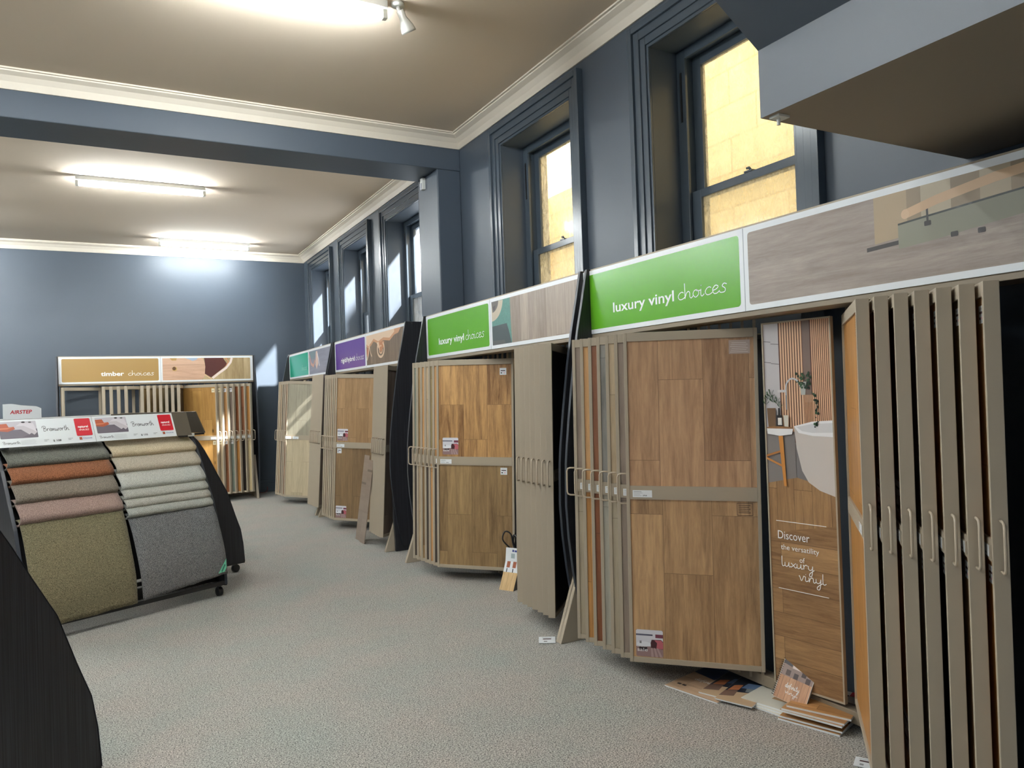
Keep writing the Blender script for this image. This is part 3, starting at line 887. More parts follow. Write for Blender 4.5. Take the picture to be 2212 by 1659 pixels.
# --- sign contents (local rack coordinates)
def sign_vinyl(pr, y):
    font(pr, 'luxury vinyl', .297, 1.948, .535, .042, M_text, y, bold=.014)
    script(pr, 'choices', .858, 1.947, .352, .038, .0045, M_text, y)
def sign_hybrid(pr, y):
    font(pr, 'rigid/hybrid', .297, 1.948, .59, .042, M_text, y, bold=.014)
    script(pr, 'choices', .92, 1.947, .33, .038, .0045, M_text, y)
def sign_timber(pr, y):
    font(pr, 'timber', .535, 1.948, .30, .044, M_text, y, bold=.026)
    script(pr, 'choices', .885, 1.948, .345, .036, .0055, M_text, y)
def sign_plain(pr, y):
    script(pr, 'choices', .86, 1.947, .352, .038, .0035, paint(150, 214, 200), y)

def pic_stairs(pr, y, x0, x1, z0, z1):
    g = wood('print_greywood', (126, 112, 104), (184, 172, 162), plank=(.9, 3), axis='X', grain=1.2, bw=.1, seam=0)
    pr.rect(x0, x1, z0, z1, g, y, .015)
    pr.poly([(2.0, 2.02), (2.135, 2.03), (2.16, z1), (2.0, z1)], paint(176, 156, 128), y)
    pr.poly([(2.135, 2.03), (x1, 2.06), (x1, z1), (2.135, z1)], paint(150, 134, 112), y)
    pr.poly([(2.19, 2.06), (2.3, 2.07), (2.3, z1), (2.19, z1)], paint(186, 174, 150), y)
    pr.poly([(2.4, 2.08), (2.5, 2.1), (2.5, z1), (2.4, z1)], paint(180, 166, 142), y)
    pr.poly([(1.965, 1.996), (2.098, 2.002), (2.098, 2.018), (1.965, 2.012)], paint(58, 54, 54), y)
    pr.poly([(2.098, 1.985), (2.25, 1.995), (x1, 2.03), (x1, 2.105), (2.098, 2.074)], paint(142, 142, 126), y)
    pr.stroke([(2.098, 2.076), (2.2, 2.083), (x1, 2.108)], .007, paint(48, 54, 54), y)
    pr.stroke([(2.213, 2.062), (2.212, 2.125)], .008, paint(50, 50, 52), y)
    pr.stroke([(2.125, 2.108), (2.25, 2.135), (2.45, 2.162), (x1, 2.174)], .034, paint(206, 174, 140), y)
    pr.disc(2.128, 2.109, .016, .018, paint(212, 182, 150), y)
    for qx, qz in ((2.213, 2.058), (2.308, 2.0), (2.401, 1.995), (2.55, 1.99)):
        pr.rect(qx - .013, qx + .013, qz - .009, qz + .009, paint(52, 48, 50), y, .004)

def pic_hat(pr, y, x0, x1, z0, z1):
    g = wood('print_greyplank', (132, 118, 106), (184, 170, 156), plank=(.12, .9), grain=1.0, bw=.3)
    pr.rect(x0, x1, z0, z1, g, y, .015)
    pr.poly([(x0, z0), (1.665, z0), (1.655, 2.0), (1.65, z1), (x0, z1)], mat('print_teal_rug', rgb(92, 142, 134), rough=.6, var=.25, vscale=60), y)
    pr.poly([(x0, z0), (1.66, z0), (1.62, 1.96), (1.59, 2.015), (x0, 2.01)], paint(58, 72, 74), y)
    pr.poly([(x0, z0), (1.57, z0), (1.55, 1.895), (x0, 1.9)], paint(82, 82, 82), y)
    pr.poly([(x0, z1)] + [(x0 + .19 * math.cos(R(a)), z1 + .02 + .17 * math.sin(R(a))) for a in range(-8, -91, -9)] + [(x0, z1 - .15)], paint(196, 184, 162), y)
    pr.poly([(x0, z1)] + [(x0 + .115 * math.cos(R(a)), z1 - .0 + .085 * math.sin(R(a))) for a in range(-1, -91, -9)], paint(98, 92, 88), y)
    pr.poly([(x0 + .02, z1 - .04), (x0 + .07, z1 - .03), (x0 + .05, z1 - .07), (x0 + .03, z1 - .065)], paint(60, 56, 54), y)

def pic_table(pr, y, x0, x1, z0, z1):
    g = wood('print_brownplank', (92, 76, 62), (146, 126, 106), plank=(.1, .8), grain=1.2, bw=.3, off=.3)
    pr.rect(x0, x1, z0, z1, g, y, .012)
    peach, cream = paint(206, 152, 112), paint(232, 204, 176)
    top = [(x0, z1 - .12), (1.42, z1 - .15), (1.52, z1 - .12), (1.62, z1 - .08), (1.78, z1 - .12), (1.95, z1 - .09), (2.15, z1 - .11), (2.3, z1 - .06), (2.42, z1 - .05), (2.5, z1)]
    pr.poly([(x0, z1)] + top, peach, y)
    pr.poly([(x0, z1 - .02)] + [(p[0], p[1] + .03) for p in top[:-2]] + [(2.3, z1), (x0, z1)], cream, y)
    pr.poly([(x0, z1 - .14), (1.47, z1 - .14), (1.44, z0 + .12), (x0, z0 + .1)], paint(170, 108, 74), y)
    pr.poly([(1.72, z1 - .1), (1.98, z1 - .1), (1.95, z0 + .17), (1.86, z0 + .12), (1.78, z0 + .17)], paint(196, 132, 92), y)
    pr.poly([(1.72, z1 - .1), (1.8, z1 - .1), (1.83, z0 + .14), (1.78, z0 + .17)], cream, y)
    pr.stroke([(1.855 + .115 * math.cos(R(a)), z0 + .155 + .085 * math.sin(R(a))) for a in range(130, 412, 10)], .026, cream, y)
    pr.stroke([(1.86 + .055 * math.cos(R(a)), z0 + .15 + .04 * math.sin(R(a))) for a in range(60, 372, 12)], .018, paint(222, 184, 150), y)
    pr.stroke([(x0 + .01, z0 + .06), (1.41, z0 + .11), (1.45, z0 + .19), (1.46, z0 + .23)], .022, cream, y)
    pr.stroke([(1.47, z0 + .2), (1.5, z0 + .13), (1.54, z0 + .09)], .018, cream, y)

def pic_bow(pr, y, x0, x1, z0, z1):
    g = wood('print_bluegrey', (120, 122, 138), (158, 160, 176), plank=(.4, 2), axis='X', grain=.8, bw=.1, off=.3)
    pr.rect(x0, x1, z0, z1, g, y, .012)
    pr.poly([(x0 + .03, z1 - .01), (x0 + .42, z1 - .01), (x0 + .3, z1 - .13), (x0 + .12, z1 - .1)], paint(120, 140, 146), y)
    pr.stroke([(x0 + .03, z1 - .05), (x0 + .12, z1 - .18), (x0 + .26, z1 - .22), (x0 + .36, z1 - .14)], .045, paint(206, 160, 140), y)
    pr.poly([(x0 + .42, z1 - .02), (x0 + .5, z1 - .02), (x0 + .54, z0 + .14), (x0 + .44, z0 + .06), (x0 + .38, z0 + .12)], paint(214, 186, 172), y)
    pr.stroke([(x0 + .5, z1 - .05), (x0 + .56, z0 + .18), (x0 + .6, z0 + .1)], .03, paint(226, 222, 226), y)

def pic_dining(pr, y, x0, x1, z0, z1):
    g = wood('print_goldplank', (150, 124, 84), (206, 184, 144), plank=(.3, 2), grain=1.0, bw=.3, off=.5)
    pr.rect(x0, x1, z0, z1, g, y, .012)
    tbl = wood('print_pinkwood', (186, 140, 112), (232, 196, 168), plank=(.3, 2), axis='X', grain=.8, bw=.15)
    pr.poly([(x0, z0), (x0 + .54, z0)] + [(x0 + .54 + .06 * math.cos(R(a)), z0 + .17 + .17 * math.sin(R(a))) for a in range(-60, 100, 20)] + [(x0 + .54, z1), (x0, z1)], tbl, y)
    pr.poly([(x0 + .585, z1), (x0 + .86, z1), (x0 + .92, z1 - .1), (x0 + .86, z1 - .16), (x0 + .68, z0 + .03), (x0 + .59, z0 + .09), (x0 + .6, z0 + .2)], paint(84, 40, 36), y)
    pr.stroke([(x0 + .99, z1), (x0 + .97, z1 - .07), (x0 + .9, z1 - .16), (x0 + .8, z0 + .1), (x0 + .7, z0 + .02)], .034, paint(244, 226, 216), y)
    pr.stroke([(x0 + .9, z1), (x0 + .94, z1 - .06), (x0 + .9, z1 - .13)], .014, paint(216, 150, 110), y)
    pr.stroke([(x0 + .585, z0 + .08), (x0 + .68, z0 + .01), (x0 + .69, z0)], .012, paint(226, 190, 150), y)
    pr.disc(x0 + .165, z0 + .17, .035, .035, paint(206, 168, 100), y); pr.disc(x0 + .16, z0 + .175, .026, .027, paint(96, 64, 34), y)
    pr.poly([(x0 + .1, z1), (x0 + .2, z1), (x0 + .19, z1 - .035), (x0 + .13, z1 - .035)], paint(190, 150, 84), y)
    pr.poly([(x0 + .31, z1), (x0 + .5, z1), (x0 + .47, z1 - .03), (x0 + .42, z1 - .045), (x0 + .37, z1 - .02)], paint(170, 186, 206), y)

def side_mw(y_left):
    return Matrix.Translation((2.62, y_left, 0)) @ RM90

rack('long display rack with green luxury vinyl sign and staircase picture, nearest on the right', side_mw(3.87), M_green, sign_vinyl, pic_stairs)
rack('display rack with green luxury vinyl sign and straw hat picture, standing before the pier', side_mw(6.49), M_green, sign_vinyl, pic_hat)
rack('display rack with purple rigid/hybrid sign, behind the black standing board', side_mw(9.66), M_purple, sign_hybrid, pic_table)
rack('display rack with teal sign at the far right corner of the room', side_mw(12.42), M_teal, sign_plain, pic_bow)
rack('display rack with gold timber choices sign along the back wall', Matrix.Translation((-.6, 12.45, 0)), M_gold, sign_timber, pic_dining)

def lerp(a, b, t): return a + (b - a) * t

def fanL(p0, p1, lean, boards, rackname, group, big_extras, strip_extras=True, ang=-45, names=None):
    n = len(boards)
    for k in range(n):
        f = k / (n - 1)
        u, l, desc = boards[k]
        ex = [price(.032)] if strip_extras else []
        if k == n - 1:
            ex = big_extras
            lab = '%s wing facing out at front of left fan, %s' % (desc, rackname)
        else:
            lab = '%s sample wing, %s from left in left fan, %s' % (desc, ORD[k], rackname)
        wing((lerp(p0[0], p1[0], f), lerp(p0[1], p1[1], f)), R(ang), 'L', lean, W[u], W[l], lab, group, ex)

def fanR(p0, p1, lean, boards, rackname, group, extras_first=(), ang=45, per=None):
    """p0..p1 are free edges; local origin is the hinge."""
    n = len(boards)
    for k in range(n):
        f = k / (n - 1)
        u, l, desc = boards[k]
        a = R(ang)
        Fx, Fy = lerp(p0[0], p1[0], f), lerp(p0[1], p1[1], f)
        hx, hy = Fx + WW * math.sin(a), Fy + WW * math.cos(a)
        ex = list(extras_first) if k == 0 else (per(k) if per else [])
        if k == 0 and extras_first:
            lab = '%s wing at left end of right fan, %s' % (desc, rackname)
        else:
            lab = 'edge-on beige wing, %s from left in right fan, %s' % (ORD[k], rackname)
        wing((hx, hy), R(180) + R(90) - a if False else -R(90) - a, 'R', lean, W[u], W[l], lab, group, ex)

RK1, RK2, RK3, RK4 = 'nearest green signed rack', 'hat picture rack', 'purple signed rack', 'teal signed rack'
# rack 1, left fan
fanL((2.302, 3.585), (2.325, 3.137), .018,
     [('taupe', 'greige', 'grey-brown'), ('honey', 'orange', 'honey'), ('rust', 'brownred', 'red-brown'), ('greyblue', 'palegrey', 'blue-grey'),
      ('sand', 'greige', 'sand'), ('taupe', 'taupe', 'mushroom'), ('walnut_mid', 'oak_lime', 'warm brown oak')],
     RK1, 'left fan of wings on the near rack',
     [price(.032), ('sale_card', SALE, .032, ZB + .03), ('sample_label', SWATCH['clear'], .52, 1.66), ('sample_label', SWATCH['stamp'], .54, .865)])
# rack 1, right fan
def per1(k):
    ex = [('price_label', PRICE, WW - .132, .946), ('sample_label', SWATCH['white'], WW - .088, .86)]
    if k in (1, 2): ex += [('sale_card', SALE, WW - .165, 1.01), ('sale_card', SALE, WW - .165, ZB + .1)]
    if k > 2: ex += [('sample_label', SWATCH['white'], WW - .088, 1.66)]
    return ex
fanR((2.335, 1.735), (2.34, 1.30), .006,
     [('orange', 'orange', 'golden orange timber'), ('honey', 'paleoak', ''), ('brownred', 'honey', ''), ('taupe', 'palegrey', ''), ('honey', 'black', ''),
      ('olive', 'warmoak', ''), ('honey', 'orange', '')],
     RK1, 'right fan of wings on the near rack', [('price_label', PRICE, WW - .132, .946), ('sample_label', SWATCH['stamp'], WW - .11, 1.66)], 48, per1)
# rack 2
fanL((2.290, 6.13), (2.330, 5.69), .03,
     [('seagreen', 'darkgrey', 'sea-green'), ('aged_oak', 'sand', 'light oak'), ('honey', 'aged_oak', 'amber'), ('sand', 'darkgrey', 'pale sand'),
      ('olive', 'honey', 'olive'), ('honey', 'darkgrey', 'straw'), ('spotted_gum', 'aged_oak', 'golden brown gum')],
     RK2, 'left fan of wings on the second rack',
     [price(.032), ('sale_card', SALE, .05, 1.02), ('sample_label', SWATCH['white'], .54, 1.655), ('sample_label', SWATCH['white'], .54, .865)])
fanR((2.358, 4.36), (2.345, 3.945), .024, [('taupe', 'taupe', '')] * 6 + [('black', 'black', '')],
     RK2, 'right fan of wings on the second rack', (), 45)
# rack 3
fanL((2.240, 9.06), (2.257, 8.626), .055,
     [('palegrey', 'sand', 'pale grey'), ('taupe', 'brownred', 'brown'), ('olive', 'sand', 'olive'), ('honey', 'palegrey', 'golden'), ('olive', 'black', 'khaki'),
      ('honey', 'sand', 'straw'), ('warmoak', 'brownoak', 'light brown oak')],
     RK3, 'left fan of wings on the purple signed rack',
     [price(.032), ('sale_card', SALE, .032, 1.02), ('sale_card', SALE, .032, ZB + .03), ('sample_label', SWATCH['white'], .035, .875)], False)
fanR((2.315, 7.42), (2.30, 7.06), .063, [('taupe', 'taupe', '')] * 6, RK3, 'right fan of wings on the purple signed rack', (), 45)
# rack 4
fanL((2.185, 11.62), (2.225, 11.20), .063,
     [('sand', 'sand', 'sand'), ('warmoak', 'warmoak', 'tan'), ('black', 'black', 'black'), ('taupe', 'taupe', 'taupe'), ('rust', 'rust', 'rust'), ('greyoak', 'paleoak', 'pale grey oak')],
     RK4, 'left fan of wings on the teal signed rack', [price(.0), ('price_label', PRICE, .12, .946)], False)
fanR((2.275, 9.92), (2.285, 9.53), .07, [('taupe', 'taupe', '')] * 7, RK4, 'right fan of wings on the teal signed rack', (), 45)

# timber rack against the back wall (front towards -y)
RKT = 'timber choices rack'
def wingT(Fx, Fy, deg, side, u, l, lab, group, ex=()):
    wing((Fx, Fy), R(deg), side, 0, W[u] if u else None, W[l] if l else None, lab, group, ex)
wingT(-.54, 12.15, 45, 'L', None, None, 'empty beige wing frame at the left end of the timber rack', 'empty wings on the timber rack')
for k in range(4):
    wingT(-.04 + .095 * k, 12.15, 62, 'L', None, None, 'empty beige wing frame, %s of the four overlapping ones, timber rack' % ORD[k], 'empty wings on the timber rack')
for k in range(7):
    wingT(.453 + .081 * k, 12.15, 78.5, 'L', ('pine', 'pine', 'pine', 'pine', 'greyoak', 'greyoak', 'black')[k], 'pine',
          '%s wing, %s post from left in middle group, timber rack' % ((('knotty pine',) * 4 + ('pale grey',) * 2 + ('black',))[k], ORD[k]),
          'middle wings on the timber rack', [('sample_label', SWATCH['cream'], .04, 1.66)] if k > 4 else ())
tb = [('knotty', 'knotty', 'knotty golden timber', 'cream'), ('sand', 'sand', 'pale', 'cream'), ('honey', 'rust', 'honey', 'white'), ('taupe', 'seagreen', 'grey', 'white'),
      ('brownred', 'orange', 'red-brown', None), ('rust', 'black', 'brown', None), ('orange', 'pine', 'orange', None)]
for k, (u, l, d, swt) in enumerate(tb):
    fx = 1.473 + .0825 * k
    a = R(45)
    ex = [('price_label', PRICE, WW - .115, .946)]
    if swt: ex += [('sample_label', SWATCH[swt], WW - .085, 1.66), ('sample_label', SWATCH[swt], WW - .085, .865)]
    lab = ('wide knotty golden timber wing facing out on the timber rack' if k == 0 else
           '%s timber wing, %s post from left in right fan, timber rack' % (d, ORD[k - 1]))
    wingT(fx - WW * math.cos(a), 12.15 + WW * math.sin(a), -45, 'R', u, l, lab, 'right fan of wings on the timber rack', ex)

# ------------------------------------------------------------------ poster wing of the near rack
A, B_ = Vector((2.735, 2.56)), Vector((2.785, 2.215))
d = (B_ - A); PW = d.length
pt = thing('poster_wing', 'tall narrow poster board of a bathroom reading Discover the versatility of luxury vinyl', 'poster board',
           mw=Matrix.Translation((A.x, A.y, 0)) @ Matrix.Rotation(math.atan2(d.y, d.x), 4, 'Z'))
MB().box(0, .007, -.01, .012, .1, 1.785).box(PW - .007, PW, -.01, .012, .1, 1.785).box(.007, PW - .007, -.01, .012, .1, .108).box(.007, PW - .007, -.01, .012, 1.778, 1.785).build('poster_frame', M_beige, pt)
MB().box(.006, PW - .006, -.004, .004, .107, 1.779).build('poster_board', M_white, pt)
def poster():
    pr = Print(); y = -.0042
    X = lambda u: .007 + u * (PW - .014)
    Z = lambda v: 1.778 - v * 1.67
    def P(pts, m): pr.poly([(X(a), Z(b)) for a, b in pts], m, y)
    tile, shade = paint(196, 192, 194), paint(120, 116, 116)
    P([(0, 0), (1, 0), (1, .45), (0, .45)], shade)
    P([(0, 0), (.235, 0), (.235, .33), (0, .33)], tile)
    for v, a, b in ((.047, 0, .11), (.055, .11, .235), (.105, 0, .11), (.11, .11, .235)):
        P([(a, v), (b, v + .003), (b, v + .0045), (a, v + .0015)], paint(96, 92, 92))
    P([(.235, 0), (1, 0), (1, .33), (.235, .33)], paint(92, 56, 44))
    P([(.6, 0), (.71, 0), (.71, .22), (.6, .22)], paint(124, 106, 98))
    for k in range(9):
        u = .255 + k * .039
        P([(u, 0), (u + .024, 0), (u + .024, .3), (u, .3)], paint(226, 186, 150))
    for k in range(10):
        u = .728 + k * .028
        P([(u, 0), (u + .018, 0), (u + .018, .3), (u, .3)], paint(224, 180, 144))
    for k in range(6):
        u = .6 + k * .022
        P([(u, .2), (u + .014, .2), (u + .014, .3), (u, .3)], paint(206, 160, 124))
    P([(0, .3), (.44, .3), (.44, .45), (0, .45)], paint(128, 122, 120))
    fl_ = wood('print_floorwood', (112, 80, 52), (184, 146, 102), plank=(.09, .4), grain=2.0, bw=.3, off=.11)
    P([(0, .445), (.45, .425), (1, .45), (1, .64), (0, .64)], fl_)
    fl2 = wood('print_floorwood2', (110, 78, 50), (182, 144, 100), plank=(.11, .5), axis='X', grain=2.0, bw=.3, off=.31)
    P([(0, .6), (.35, .57), (1, .545), (1, 1), (0, 1)], fl2)
    # bath
    P([(.43, .285), (.7, .272), (1, .268), (1, .468), (.78, .455), (.62, .435), (.53, .405), (.46, .345)], paint(206, 198, 192))
    P([(.43, .285), (.7, .272), (1, .268), (1, .312), (.7, .31), (.5, .303)], paint(238, 238, 240))
    P([(.47, .287), (.7, .278), (1, .275), (1, .3), (.7, .302), (.55, .298)], paint(214, 214, 216))
    # tap
    q = catmull([(X(.33), Z(.2), 0), (X(.34), Z(.17), 0), (X(.42), Z(.155), 0), (X(.51), Z(.162), 0), (X(.57), Z(.185), 0)], 6)
    pr.stroke([(p.x, p.y) for p in q], .008, paint(196, 196, 200), y)
    pr.stroke([(X(.33), Z(.2)), (X(.33), Z(.24))], .007, paint(150, 150, 156), y)
    P([(.2, .185), (.34, .185), (.34, .192), (.2, .192)], paint(210, 206, 206))
    # hanging plant
    rnd = random.Random(3)
    P([(.54, .165), (.64, .165), (.62, .2), (.56, .2)], paint(180, 184, 180))
    for k in range(80):
        a = rnd.random()
        if a < .55:
            u, v = .48 + rnd.random() * .24, .138 + rnd.random() * .045
        else:
            tt = rnd.random(); u, v = .66 + .13 * math.sin(tt * 2.4) + rnd.uniform(-.02, .02), .16 + tt * .13
        r = rnd.uniform(.003, .007)
        an = rnd.random() * 6
        pr.poly([(X(u) + r * math.cos(an + w_), Z(v) + r * 1.1 * math.sin(an + w_ * 1.0)) for w_ in (0, 1.2, 2.6, 3.9, 5.1)], paint(*rnd.choice([(36, 58, 40), (58, 88, 58), (28, 44, 32)])), y)
    # stool with basket, bottle and glass
    P([(.03, .235), (.17, .235), (.16, .287), (.045, .287)], paint(112, 86, 62))
    for a, b, r in ((.06, .2, .013), (.14, .21, .014), (.2, .215, .012), (.1, .195, .015), (.24, .225, .009), (.02, .215, .012)):
        for s in (-.5, .6, 1.8, 3.0):
            pr.poly([(X(a), Z(b + .01)), (X(a) + r * math.cos(s) * 1.3, Z(b) + r * math.sin(s) * 1.2 + .004), (X(a) + r * 1.6 * math.cos(s + .3), Z(b) + r * 1.6 * math.sin(s + .3))], paint(44, 70, 44), y)
    P([(.185, .255), (.27, .255), (.275, .29), (.18, .29)], paint(30, 26, 26))
    P([(.21, .235), (.24, .235), (.245, .256), (.205, .256)], paint(30, 26, 26))
    P([(.2, .262), (.262, .262), (.262, .282), (.2, .282)], paint(226, 224, 218))
    P([(.29, .255), (.37, .255), (.36, .287), (.3, .287)], paint(220, 214, 200))
    pr.disc(X(.22), Z(.29), .068, .008, paint(150, 108, 70), y)
    P([(.02, .292), (.43, .292), (.41, .307), (.22, .312), (.03, .307)], paint(236, 236, 236))
    P([(.2, .312), (.27, .312), (.3, .45), (.26, .45)], paint(206, 140, 70))
    P([(.0, .372), (.25, .392), (.25, .398), (0, .378)], paint(196, 132, 70))
    P([(.0, .366), (.22, .352), (.22, .357), (0, .372)], paint(176, 116, 62))
    pr.build('poster_picture', pt)
    p2 = Print(); p2.alt = Print(); y2 = y - .008
    p2.stroke([(X(.11), Z(.548)), (X(.86), Z(.548))], .003, M_text, y2)
    p2.stroke([(X(.11), Z(.735)), (X(.86), Z(.735))], .003, M_text, y2)
    font(p2, 'Discover', X(.13), Z(.597), (PW) * .46, .038, M_text, y2, cap=True)
    font(p2, 'the versatility', X(.17), Z(.626), (PW) * .55, .018, M_text, y2)
    font(p2, 'of', X(.45), Z(.655), (PW) * .075, .018, M_text, y2)
    script(p2, 'luxury', X(.17), Z(.672), PW * .47, .022, .0035, M_text, y2)
    script(p2, 'vinyl', X(.43), Z(.703), PW * .38, .022, .0035, M_text, y2)
    p2.build('poster_lettering', pt); p2.alt.build('script_lettering', pt)
poster()
# the same bathroom board, only a sliver of it shows, in the second rack
A2 = Vector((2.75, 5.02))
q = thing('poster_wing', 'narrow poster board of which a sliver shows between the fans of the hat picture rack', 'poster board',
          mw=Matrix.Translation((A2.x, A2.y, 0)) @ Matrix.Rotation(math.atan2(-.34, .05), 4, 'Z'))
for c in pt.children:
    o = c.copy(); COL.objects.link(o); o.parent = q; o.matrix_parent_inverse.identity()

# ------------------------------------------------------------------ black standing board between racks
bb = MB()
pf = [(0, 2.43), (.31, 2.418), (.63, 2.419), (1.03, 2.443), (1.4, 2.469), (1.76, 2.52), (1.99, 2.567), (2.21, 2.63), (2.215, 2.64)]
bb.prism([(x, z) for z, x in pf] + [(2.95, 2.215), (2.95, 0)], 6.985, 7.02, 'y')
tag(bb.build('standing_board', M_black, None, .003), 'tall black ribbed side board with curved front standing between purple and hat picture racks', 'board')
# loose plank leaning inside the purple rack
def plank(b0, b1, t0, t1, zt, nm):
    q = [Vector((*b0, .002)), Vector((*b1, .002)), Vector((*t1, zt)), Vector((*t0, zt))]
    nrm = (q[1] - q[0]).cross(q[3] - q[0]).normalized() * .006
    return MB().add([v for v in q] + [v + nrm for v in q], [(0, 1, 2, 3), (4, 7, 6, 5), (0, 4, 5, 1), (1, 5, 6, 2), (2, 6, 7, 3), (3, 7, 4, 0)]).build(nm, W['taupe'])
lp = plank((2.30, 7.88), (2.30, 7.71), (2.375, 7.70), (2.375, 7.53), .90, 'sample_plank')
lp2 = plank((2.285, 7.69), (2.285, 7.53), (2.36, 7.515), (2.36, 7.36), .86, 'sample_plank')
tag(lp2, 'loose grey-brown plank in front, leaning on the edge-on wings of the purple rack', 'plank')
tag(lp, 'loose grey-brown plank behind its twin, leaning beside the wide oak wing of the purple rack', 'plank')

# ------------------------------------------------------------------ carpet racks
CP = [(.09, 0), (.25, .012), (.38, .033), (.52, .084), (.72, .15), (.88, .235), (1.0, .295), (1.10, .35), (1.19, .41), (1.235, .455), (1.25, .50)]
def cy(z):
    for (z0, y0), (z1, y1) in zip(CP[:-1], CP[1:]):
        if z <= z1: return y0 + (y1 - y0) * (z - z0) / (z1 - z0)
    return CP[-1][1]
CL = 1.36
CB = .60
def carpet_rack(label, loc, rz):
    t = thing('carpet_rack', label, 'carpet display rack', loc, rz, 'wheeled carpet sample racks')
    for x0 in (-.02, CL):
        MB().prism([(y, z) for z, y in CP] + [(CB - .03, 1.25), (CB, 1.22), (CB, .09)], x0, x0 + .02, 'x').build('end_panel', M_black, t, 0.002)
        e = MB()
        for (z0, y0), (z1, y1) in zip(CP[:-1], CP[1:]):
            e.add([(x0 - .001, y0 - .0025, z0), (x0 + .021, y0 - .0025, z0), (x0 + .021, y1 - .0025, z1), (x0 - .001, y1 - .0025, z1)], [(0, 1, 2, 3)])
        e.build('edge_strip', M_edge, t)
    bk_ = MB()
    pts = [(z, y) for z, y in CP if z >= .25]
    for (z0, y0), (z1, y1) in zip(pts[:-1], pts[1:]):
        bk_.add([(0, y0 + .085, z0), (CL, y0 + .085, z0), (CL, y1 + .085, z1), (0, y1 + .085, z1)], [(0, 1, 2, 3)])
    bk_.build('backing_panel', M_blackp, t)
    MB().box(0, CL, .0, .03, .085, .115).box(0, CL, CB - .03, CB, .085, .115).box(0, CL, .11, .14, .1, .18).box(-.02, 0, 0, CB, .08, .1).box(CL, CL + .02, 0, CB, .08, .1).build('base_frame', M_blackp, t, .002)
    g = MB()
    for k in range(28):
        x = .02 + (CL - .04) * k / 27
        g.box(x - .0015, x + .0015, .03, .11, .1, .103)
    for k in range(4):
        g.box(0, CL, .03 + k * .02, .033 + k * .02, .1, .103)
    g.build('wire_shelf', M_blackp, t)
    for x, y in ((.05, .05), (CL - .02, .05), (.05, CB - .06), (CL - .02, CB - .06)):
        MB().tube([(x - .016, y, .034), (x + .016, y, .034)], .034, 18).box(x - .012, x + .012, y - .012, y + .012, .06, .088).build('caster', M_blackp, t, .001)
    hd = MB()
    hd.prism([(.335, 1.25), (.345, 1.25), (.425, 1.432), (.415, 1.434)], -.02, CL - .045, 'x')
    hd.build('header_backing', mat('header_bronze', rgb(84, 76, 64), rough=.5), t, .001)
    MB().box(CL - .08, CL + .012, .40, .44, 1.236, 1.262).build('clip', M_offwhite, t, .002)
    MB().box(.0, .03, .335, .54, 1.236, 1.25).box(CL - .11, CL - .08, .335, .54, 1.236, 1.25).box(0, CL, .52, .55, 1.2, 1.25).build('header_bracket', M_blackp, t, .001)
    return t

def header_card(pr, x0, x1, price, washed_out=False):
    """Card drawn in x and s (distance up the tilted board, 0..0.198)."""
    W_ = x1 - x0; H_ = .198; y = 0
    pr.rect(x0 + .001, x1 - .001, 0, H_, mat('card_white', rgb(226, 230, 232), rough=.3), y)
    a = x0 + .02
    pr.rect(a, a + W_ * .37, .062, H_ - .012, paint(92, 84, 96), y, .006)
    pr.rect(a, a + W_ * .37, .125, H_ - .012, paint(196, 190, 198), y, .006)
    pr.poly([(a, .125), (a + .1, .125), (a + .13, .115), (a + .2, .1), (a + .13, .068), (a, .068)], paint(104, 96, 108), y)
    pr.poly([(a, .17), (a + .05, .172), (a + .06, .145), (a + .09, .148), (a + .095, .13), (a + .05, .112), (a, .12)], paint(176, 84, 52), y)
    pr.poly([(a, .14), (a + .055, .142), (a + .085, .146), (a + .05, .132), (a, .13)], paint(206, 120, 84), y)
    pr.poly([(a + .1, .15), (a + .13, .172), (a + .21, .168), (a + .225, .1), (a + .205, .082), (a + .19, .096), (a + .175, .086), (a + .15, .108)], paint(214, 208, 214), y)
    pr.poly([(a + .1, .15), (a + .15, .152), (a + .2, .12), (a + .225, .1), (a + .205, .082), (a + .19, .096), (a + .175, .086), (a + .15, .108)], paint(196, 188, 194), y)
    pr.disc(a + .15, .178, .012, .006, M_ink, y, 10); pr.disc(a + .19, .176, .01, .005, paint(80, 84, 80), y, 10)
    if not washed_out:
        script(pr, 'Bremworth', x0 + W_ * .46, .103, W_ * .27, .019, .0028, M_ink, y)
        script(pr, 'Bremworth', x0 + .03, .022, W_ * .16, .010, .0016, M_ink, y)
    rm = M_pink if washed_out else M_red  # washed-out cards: overexposure put into the print, red paled to pink
    pr.rect(x0 + W_ * .8, x0 + W_ * .975, .052, H_ - .012, rm, y, .008)
    if not washed_out:
        font(pr, 'natural', x0 + W_ * .83, .115, W_ * .11, .012, M_text, y, bold=.03)
        script(pr, 'choices', x0 + W_ * .835, .093, W_ * .11, .010, .0016, M_text, y)
        for k in range(4):
            pr.rect(x0 + W_ * .22, x0 + W_ * (.37 - .01 * (k % 2)), .014 + k * .009, .016 + k * .009, mat('ink_pale', rgb(190, 192, 196), rough=.4), y)
        for fx in (.45, .70):
            pr.rect(x0 + W_ * fx, x0 + W_ * (fx + .05), .036, .039, M_greyink, y); pr.rect(x0 + W_ * fx, x0 + W_ * (fx + .03), .028, .031, M_greyink, y)
        font(pr, price, x0 + W_ * .54, .022, W_ * .085, .013, M_ink, y, bold=.02, cap=True)
        pr.rect(x0 + W_ * .82, x0 + W_ * .85, .022, .042, paint(170, 86, 52), y)
        font(pr, 'Choices', x0 + W_ * .86, .028, W_ * .1, .007, paint(40, 60, 140), y, bold=.01)
    return pr
